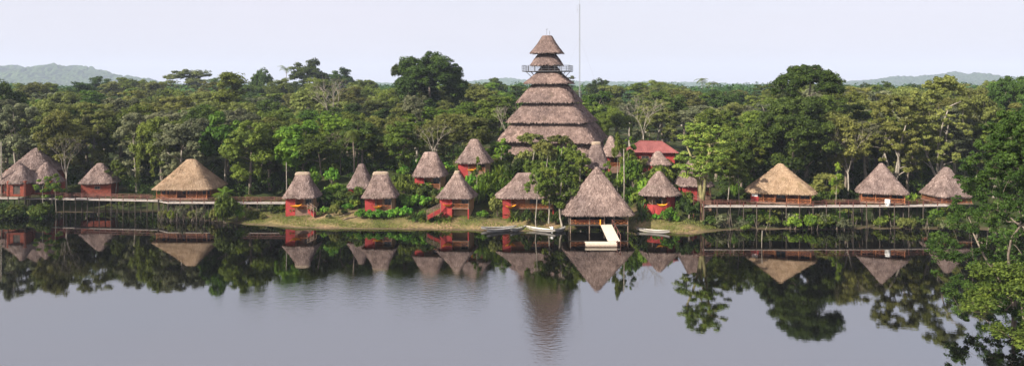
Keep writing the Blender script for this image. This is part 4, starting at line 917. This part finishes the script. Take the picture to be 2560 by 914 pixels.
palm('tall slim palm with drooping fronds behind the twin thatched cabins', 886, 318, 155, 62, 1, 1.3, 16)
palm('left of two palms poking above the skyline right of centre', 1755, 192, 420, 40, 2, .7, 12)
palm('right of two palms poking above the skyline right of centre', 1779, 203, 380, 44, 3, .7, 12)
palm('hazy palm on the skyline left of the tallest hazy tree', 715, 166, 390, 44, 4, .7, 12)
palm('feathery young palm at the right end of the left tan house', 562, 472, 143.2, 60, 5, .5, 12, .2, 'bright')

# ------------------------------------------------------------------ the forest
def forest():
    rng = np.random.default_rng(21); R_ = random.Random(4); placed = [(o.location.x, o.location.y) for o in list(bpy.data.objects) if o.get('category') == 'tree']
    rows = [(157,8.0),(165,8.2),(175,8.6),(188,9.2),(204,10),(224,10.8),(250,12.5),(282,14),(322,16.5),(365,19.5)]
    ybase = {157:318,165:302,175:284,188:268,204:254,224:242,250:230,282:222,322:214,365:208}
    keys = ['evergreen','evergreen2','broad','broad','broad2','broad2','olive','olive','olive2','olive2','grey','column','tall','bright','bigleaf','fine','fine','lumpy','feather','bright']
    for d0, sp in rows:
        x = -d0*.70 + rng.uniform(0,sp)
        while x < d0*.70:
            d = d0 + rng.uniform(-.35,.35)*sp; px = 1280 + x/d*F; sx = x; x += sp*rng.uniform(.75,1.25)
            if 1180 < px < 1600 and d < 202: continue
            if 1530 < px < 1860 and d < 196 and not (px > 1790 and d > 150): continue
            if 840 < px < 1180 and d < 161: continue
            if px < 330 and d < 163: continue
            if any((sx-f[0])**2 + (d-f[1])**2 < (f[2]+3.5)**2 for f in FOOT): continue
            if any((sx-p)**2 + (d-q)**2 < (sp*.42)**2 for p,q in placed): continue
            top = ybase[d0] + rng.normal(0,11)
            if px < 640: top -= 30*(1-px/1500)*(d < 200)
            if px > 2050: top -= 25*(d < 230)
            if 1500 < px < 1850: top += 4
            if 600 < px < 1000 and d < 180: top += 8
            k = R_.choice(keys)
            if 560 < px < 1000 and d < 170: k = R_.choice(['evergreen','lumpy','evergreen2','broad','bright','broad2','bright'])
            if px > 2050 and d < 230: k = R_.choice(['olive','olive2','fine','grey','broad','tall','feather','fine'])
            if px < 600 and d < 200: k = R_.choice(['olive','olive2','broad','broad2','grey','evergreen','tall','fine','lumpy','bigleaf','feather'])
            h = Zat(top,d) - gz(sx,d); h = max(9.5, min(h, 25)) ; wd = min(sp*rng.uniform(1.3,1.75), h*rng.uniform(.8,1.05))
            if k in ('column',): wd *= .75
            tree(k, sx, d, h, wd, phrase=PHRASE[k]); placed.append((sx,d))
forest()

# ------------------------------------------------------------------ garden plants
def shrub_proto(key, seed, mat, n=9, leaf=.17, per=34, kind='bush', squash=.8):
    rng = np.random.default_rng(seed)
    if kind == 'bush':
        cl = []
        for i in range(n):
            u = unit(rng,1)[0]; u[2] = abs(u[2]); cl.append((np.array([u[0]*.55,u[1]*.55,.30+u[2]*.36]), .42*rng.uniform(.7,1.15)))
        P,N,S,T = cloud(rng, cl, per, leaf, 6); P[:,2] = np.maximum(P[:,2]*squash/.8, .01); me = leaf_mesh(key,P,N,S,T,rng,.6)
    else:
        V=[];q=[];T=[]; nb = n; m = 5
        for k in range(nb):
            a = rng.uniform(0,2*math.pi); el = rng.uniform(.55,1.35); r0 = rng.uniform(0,.35); L = rng.uniform(.75,1.25)*(1.0 if kind == 'strap' else 1.15); wd = .06 if kind == 'strap' else .095
            u = np.array([math.cos(a),math.sin(a),0]); s = np.array([-u[1],u[0],0]); p = u*r0; p[2] = 0 if kind == 'strap' else rng.uniform(0,.25); vel = u*math.cos(el)+np.array([0,0,math.sin(el)]); tt = np.clip(rng.normal(.5,.2),.05,.95); b = len(V)
            for i in range(m+1):
                w = wd*math.sin(math.pi*(.12+.86*i/m)); V += [p-s*w+[0,0,.02], p+s*w+[0,0,.02]]; T += [tt,tt]; vel = vel + np.array([0,0,-.30]); vel /= np.linalg.norm(vel); p = p + vel*L/m
            q += [(b+2*i,b+2*i+1,b+2*i+3,b+2*i+2) for i in range(m)]
        me = mesh_np(key, np.array(V), np.array(q), T)
    me.materials.append(M[mat]); mb = MB(); rs = np.random.default_rng(seed+5)
    for i in range(4): e = unit(rs,1)[0]*.35; limb(mb, rs, (0,0,-.2), (e[0],e[1],.45), .035, .012, 3, .1, 4)
    st = mb.mesh(key+'_stem'); st.materials.append(M['bark']); PROTO[key] = (st, me)
shrub_proto('bush_hedge', 51, 'hedge'); shrub_proto('bush_dark', 52, 'dark', 10); shrub_proto('bush_mid', 53, 'mid', 10); shrub_proto('bush_bright', 54, 'bright', 9, .2, 30); shrub_proto('bush_olive', 55, 'olive', 9, .17, 26); shrub_proto('bush_grey', 56, 'grey', 9, .16, 26)
shrub_proto('strap', 57, 'mid', 70, kind='strap'); shrub_proto('banana', 58, 'bright', 90, kind='banana'); shrub_proto('strap_dark', 59, 'dark', 80, kind='strap')
SP = dict(bush_hedge='clipped round bush', bush_dark='dark green bush', bush_mid='green leafy bush', bush_bright='bright green bush', bush_olive='olive bush', bush_grey='grey-green shrub', strap='long-leaved clump', banana='broad-leaved plant', strap_dark='dark long-leaved clump')
def ground_at(px, y):
    for d in np.arange(118, 230, .25):
        if Zat(y,d) <= max(0,gz(W(px,d),d)): return float(d)
    return 170.
def shrub(key, x, d, w, h, label=None, group='garden plants', name='garden_shrub', z=None):
    st, me = PROTO[key]; o = thing(name, label or '', 'plant', (x,d,(gz(x,d) if z is None else z)-.03), rng0.uniform(0,6.28), group); o.scale = (w/1.75, w/1.75, h/1.05)
    link('foliage', me, None, o); link('stem', st, None, o)
    if not label: ITEMS.append((o, 1280+x/d*F, d, SP[key], 'plant'))
    return o
def shrub_px(key, px, y, w, h, d=None, **k):
    d = d or ground_at(px,y); return shrub(key, W(px,d), d, w/F*d, h/F*d, **k)
H_,D_,Mi,B_,O_,S_,N_,Sd,Gr = 'bush_hedge','bush_dark','bush_mid','bush_bright','bush_olive','strap','banana','strap_dark','bush_grey'
for a in [(D_,690,532,44,26),(Mi,712,530,34,24),(O_,731,536,34,22),(H_,781,534,22,24),(H_,812,533,24,22),(O_,797,541,22,14),(O_,836,540,26,34),(Gr,822,546,16,14),(Mi,862,536,20,16),
          (H_,903,544,36,28),(H_,925,545,36,27),(H_,948,545,36,28),(H_,972,545,38,28),(H_,996,543,32,30),(H_,1016,541,32,32),(Sd,1040,547,48,30),(S_,1066,549,46,28),(Sd,1092,551,44,26),(S_,1117,552,36,22),
          (H_,1206,544,28,24),(O_,1246,541,54,58),(Sd,1285,549,46,44),(D_,1318,562,36,54),(D_,1389,562,32,46),(Sd,1345,548,50,36),(S_,1372,546,44,34),(D_,1404,556,30,26),
          (B_,832,500,58,44),(D_,812,512,64,46),(Mi,852,506,46,36),(D_,876,512,44,32),(Mi,840,520,40,24),(Mi,880,500,50,24),
          (Mi,1012,486,50,56),(H_,1052,518,64,44),(D_,1080,506,76,58),(Mi,1030,500,54,50),(O_,1098,520,46,40),(B_,1128,520,40,28),(Mi,1046,478,46,34),(B_,1006,512,44,30),(H_,1060,540,26,18),
          (N_,1226,505,70,90),(N_,1250,470,80,80),(B_,1212,480,50,50),(N_,1265,500,56,70),(D_,1285,452,70,70),(D_,1262,428,60,60),(O_,1310,430,60,60),(Gr,1290,440,26,50),(Mi,1330,450,70,60),(O_,1360,430,70,70),(B_,1392,420,60,60),(D_,1420,452,80,80),(D_,1400,490,80,70),(Mi,1432,500,70,60),(D_,1440,530,56,50),(O_,1352,406,60,60),(D_,1420,420,60,70),(B_,1450,440,40,40),(Mi,1300,400,70,50),(D_,1266,398,60,60),
          (Sd,1604,546,50,66),(B_,1622,510,70,70),(Mi,1650,474,80,70),(O_,1690,450,70,60),(B_,1580,470,60,80),(D_,1612,480,50,60),(Mi,1575,430,50,60),(D_,1700,470,60,60),(H_,1672,553,44,44),(H_,1690,554,24,20),(H_,1641,549,20,18),(N_,1585,505,50,60),(B_,1560,480,50,60),(B_,1140,486,50,44),(H_,1112,500,50,40),(B_,1060,490,50,40),(H_,1180,470,50,44),(B_,1195,505,46,50),(H_,1022,520,40,36),(B_,886,520,36,24),(H_,870,524,30,20),(B_,850,494,44,36),(Mi,900,500,40,40),(B_,1680,500,44,44),(N_,1640,510,44,50),(B_,1730,478,44,40),(D_,1722,546,60,66),(Mi,1712,520,50,50),(O_,1612,440,60,50),(Mi,1665,440,60,50),(B_,1598,520,44,44),(D_,1735,500,50,50)]:
    if a[0] == N_:
        for q, (ox, oy) in enumerate(((-.3,0),(.28,-.1),(0,-.35))): shrub_px(N_, a[1]+ox*a[3], a[2]+oy*a[4]*.5, a[3]*.62, a[4]*.62)
    else: shrub_px(*a)
# slim and garden trees
for key, px, top, d, w, lab in [('slender',1193,390,143,30,'slim young tree with yellowish leaves before the hut left of the tower'),('slender2',1340,420,131.5,60,'slim leaning pale-trunked tree before the wide low cabin'),('garden',1405,400,133.0,110,'airy garden tree between the wide cabin and dock pavilion'),
        ('garden',1372,405,134,80,'mid-height garden tree over the wide low cabin roof'),('dryleaf',1330,330,152,80,'dry-leaved tree in front of the tower base, left'),('dryleaf',1400,335,153,80,'dry-leaved tree in front of the tower base, right'),('dryleaf',1362,350,146,70,'small dry-leaved tree centred under the tower'),
        ('slender2',1545,330,147,40,'tall slim pale-stemmed tree right of the dock pavilion roof'),('slender',1572,340,150,40,'slim tree between the small pointed hut and red roof'),('slender',1255,345,158,50,'slim pale tree at the left foot of the tower'),('slender2',1432,360,148,60,'leafy slim tree left of the pale-topped hut'),
        ('slender2',1846,395,141,60,'left of two slim trees beside the right tan house'),('slender2',1820,370,143,70,'slim green tree between the lakeside tree and right tan house'),('slender',2092,405,140,40,'small bright tree standing between the two right houses'),('olive2',2070,430,146,90,'low olive tree right of the right tan house'),
        ('broad2',1835,330,150,110,'green tree behind the lakeside tree'),('slender',138,432,146.5,46,'small pale tree growing through the left boardwalk'),('slender',108,440,148.5,50,'small pale-leaved tree before the far left lodge'),('slender2',290,398,158,56,'small tree leaning over the brick-walled hut'),('olive',150,272,164,130,'olive tree behind the far left lodge'),
        ('garden',1452,380,144,70,'airy tree left of the pale-topped hut'),('bright',1240,350,164,80,'bright green tree between the sloping hut and tower'),('slender',1520,400,141,36,'slim tree behind the dock pavilion roof')]:
    tree_px(key, px, top, d, w, label=lab, name='garden_tree', group=None)
def pole_trunk(label, px, y0, y1, d, r=.11):
    x = W(px,d); z0 = Zat(y0,d); z1 = Zat(y1,d); zz = min(gz(x,d),z0)-.5
    tag(link('dead_trunk', MB().tube([(0,0,zz),(.05,0,(zz+z1)/2),(-.04,.03,z1)],[r*1.2,r,r*.6],7).mesh('dead_trunk',True), M['palebark'], None, (x,d,0)), label, 'trunk')
pole_trunk('straight white bare trunk right of the dock pavilion roof', 1560, 470, 372, 141)
pole_trunk('leaning bare trunk left of the boardwalk-end cabin', 716, 475, 405, 146, .09)
pole_trunk('pale bare trunk at the left picture edge', 3, 470, 355, 152, .13)

# shore plants on both sides and scattered fill on the slope
def scatter():
    rng = np.random.default_rng(8); R_ = random.Random(9)
    def free(x, d, r): return all((x-f[0])**2 + (d-f[1])**2 > (f[2]+r*.6)**2 for f in FOOT)
    def blocked(x, d, h):  # never grow in front of a hut on the slope
        px = 1280+x/d*F
        return any(f[1] > d and abs(1280+f[0]/f[1]*F - px) < f[2]/f[1]*F*1.15 and f[1]-d < 16 for f in FOOT)
    n = 0
    while n < 74:      # garden slope
        x = rng.uniform(-42,34); d = rng.uniform(144,172); px = 1280+x/d*F
        if px < 640 or not free(x,d,1.5): continue
        if blocked(x,d,2): continue
        k = R_.choice([D_,Mi,B_,B_,O_,Mi,H_,H_]); w = rng.uniform(2,4); shrub(k, x, d, w, w*rng.uniform(.7,1.1)); n += 1
    for i in range(56):  # right shore below the boardwalk
        px = rng.uniform(1765,2400); sh = np.interp(W(px,136),_sx,_sd); d = sh + rng.uniform(-.6,6.0); x = W(px,d); w = rng.uniform(2.0,4.0)
        shrub(R_.choice([D_,Mi,O_,B_,Mi,Gr]), x, d, w, w*rng.uniform(.7,1.0) if d > 131 else w*.7, name='shore_shrub', group='shrubs under the right boardwalk', z=max(gz(x,d),0)-.1)
    for i in range(34):  # behind the right boardwalk, around the houses
        px = rng.uniform(1790,2420); d = rng.uniform(139,152); x = W(px,d); w = rng.uniform(2.4,4.6)
        if not free(x,d,w) : continue
        shrub(R_.choice([D_,Mi,O_,B_,Mi]), x, d, w, w*rng.uniform(.8,1.3), name='shore_shrub', group='shrubs behind the right boardwalk')
    for i in range(30):  # left shore behind the boardwalk
        px = rng.uniform(-20,700); d = rng.uniform(152,158) if px < 590 else rng.uniform(146,154); x = W(px,d); w = rng.uniform(1.8,3.6)
        if not free(x,d,w): continue
        shrub(R_.choice([D_,Mi,O_,Gr,B_]), x, d, w, w*rng.uniform(.7,1.1), name='shore_shrub', group='shrubs behind the left boardwalk')
    for i in range(22):  # islet of leafy shrubs at the far left
        px = rng.uniform(-20,140); d = rng.uniform(143.5,147.0); x = W(px,d); w = rng.uniform(2.8,4.4)*(1 if px < 110 else .7)
        shrub(R_.choice([D_,D_,Mi,Sd]), x, d, w, w*rng.uniform(.7,.95), name='shore_shrub', group='leafy islet before the left boardwalk', z=-.1)
    for px, d, w, h, k in [(565,138.5,4.8,6.2,Mi),(545,139.5,3.0,3.2,O_),(590,139.5,3.4,4.0,B_),(610,140,2.6,3.0,O_),(632,140.5,2.6,2.4,Mi),(655,140.5,2.2,1.6,O_),(430,141,2.2,2.4,Mi),(455,141.6,2.4,3.0,Gr),(480,141.4,2.2,2.2,O_),(505,141.8,2.6,2.8,Gr),(525,141.2,2.2,2.4,Mi),(408,142.5,2.0,2.0,O_)]:
        shrub(k, W(px,d), d, w, h, name='shore_shrub', group='shrubs by the left tan house', z=-.05)
scatter()

def undergrowth():   # low tangle along the forest edge, nobody could count it
    rng = np.random.default_rng(61); cl = []
    for i in range(640):
        px = rng.uniform(-60,2620); d = rng.uniform(152,186); x = W(px,d)
        if px < 360 and d < 161: continue
        if 640 < px < 1180 and d < 156: continue
        if 1180 < px < 1560 and d < 196: continue
        if 1560 < px < 1800 and d < 172: continue
        if any((x-f[0])**2+(d-f[1])**2 < (f[2]+2.5)**2 for f in FOOT): continue
        r = rng.uniform(1.2,2.6); cl.append((np.array([x,d,gz(x,d)+r*rng.uniform(.3,1.6)]), r))
    P,N,S,T = cloud(rng, cl, 24, .42, 6); link('undergrowth', leaf_mesh('undergrowth',P,N,S,T,rng), M['dark'], kind='stuff')
undergrowth()
def grass():
    rng = np.random.default_rng(71); n = 26000; px = rng.uniform(560,1790,n); x = W(px,138); sh = np.interp(x,_sx,_sd); d = sh + .5 + rng.random(n)**1.4*9; x = W(px,d); z = ground_z(x,d)
    keep = np.sin(x*.8+2*np.sin(d*.7))+np.sin(d*1.3+x*.35) + rng.normal(0,.6,n) > -.3; x,d,z = x[keep],d[keep],z[keep]; n = len(x)
    P = np.stack([x,d,z],1); a = rng.uniform(0,6.28,n); s = np.stack([np.cos(a),np.sin(a),0*a],1)*.05; h = rng.uniform(.08,.24,n); tip = P + np.stack([rng.normal(0,.06,n),rng.normal(0,.06,n),h],1)
    V = np.stack([P-s,P+s,tip+s*.3,tip-s*.3],1).reshape(-1,3); link('lawn_grass', mesh_np('lawn_grass',V,np.arange(4*n).reshape(-1,4),np.repeat(np.clip(rng.normal(.5,.2,n),0,1),4)), M['olive'], kind='stuff')
grass()
def roots():         # tangled stilt roots under the left house and right walkway
    rng = np.random.default_rng(81); mb = MB()
    for lo, hi, dl, dh, n in ((395,560,139.5,144,120),(1790,2330,131,135,45)):
        for i in range(n):
            d = rng.uniform(dl,dh); x = W(rng.uniform(lo,hi),d); h = rng.uniform(1.2,2.9); limb(mb, rng, (x,d,-.5), (x+rng.normal(0,.5),d+rng.normal(0,.3),h), rng.uniform(.025,.06), .015, 4, .15, 4)
    link('mangrove_roots', mb.mesh('mangrove_roots'), M['bark'], kind='stuff')
roots()

# near tree on the right, standing in the lake close to the camera
def near_trees():
    tree_proto('near1', 91, 21, 9.4, 'weep', .03, 330, .095, 50, .22, 'near', 'bark', trunk_r=.2, fork=3)
    tree_proto('near2', 92, 9, 4.6, 'round', .05, 60, .22, 60, .22, 'near', 'bark', trunk_r=.14)
    hero('near1', 2535, 270, 75, 440, 'large leafy tree overhanging the lake at the right edge, nearest the viewer', name='lakeside_tree', zbase=-.3, rz=.4)
    hero('near2', 2562, 640, 68, 330, 'leafy bush in the bottom right corner over the water', name='lakeside_bush', zbase=-.6)
    hero('near1', 2610, 240, 100, 330, 'leafy tree behind the nearest overhanging tree at the right edge', name='lakeside_tree', zbase=-.3, rz=2.4)
near_trees()

# ------------------------------------------------------------------ labels that say which one
SECT = [(-999,190,'behind the far left lodge'),(190,340,'behind the brick-walled hut'),(340,600,'behind the left tan house'),(600,840,'behind the boardwalk-end cabin'),(840,1020,'behind the twin cabins'),(1020,1240,'between the twin cabins and tower'),(1240,1500,'beyond the tower'),(1500,1700,'right of the tower'),(1700,1850,'behind the lakeside tree'),(1850,2060,'behind the right tan house'),(2060,2300,'behind the pyramid-roofed house'),(2300,3999,'at the far right')]
PS = [(-999,150,'by the far left lodge'),(150,330,'by the brick-walled hut'),(330,600,'by the left tan house'),(600,840,'by the boardwalk-end cabin'),(840,1010,'by the hedge cabin'),(1010,1085,'by the mossy-ridged cabin'),(1085,1215,'by the steep red-walled cabin'),(1215,1420,'by the wide low cabin'),(1420,1600,'by the dock pavilion'),(1600,1715,'by the round red hut'),(1715,1850,'by the lakeside tree'),(1850,2060,'by the right tan house'),(2060,2300,'by the pyramid-roofed house'),(2300,3999,'by the rightmost house')]
ORD = ['', 'second ', 'third ', 'fourth ', 'fifth ', 'sixth ', 'seventh ', 'eighth ', 'ninth ', 'tenth ', 'eleventh ', 'twelfth ']
def label_all():
    by = {}
    for o, px, d, ph, cat in ITEMS:
        S = SECT if cat == 'tree' else PS; sec = next(s for a, b, s in S if a <= px < b)
        if cat == 'tree': row = 'front-row' if d < 170 else 'second-row' if d < 196 else 'mid-forest' if d < 236 else 'back-row' if d < 300 else 'distant'
        else: row = 'waterside' if gz(W(px,d),d) < .9 else 'low' if gz(W(px,d),d) < 2.4 else 'upslope'
        by.setdefault((row, ph, sec), []).append((px, o))
    for (row, ph, sec), L in by.items():
        L.sort(key=lambda t: t[0])
        for i, (px, o) in enumerate(L):
            if len(L) == 1: o['label'] = f'{row} {ph} {sec}'
            else:
                n = len(L); tail = ('leftmost of these' if i == 0 else 'rightmost of these' if i == n-1 else f'{ORD[i] if i < 12 else str(i+1)+"th "}from left')
                o['label'] = f'{row} {ph} {sec}, {tail}'
label_all()
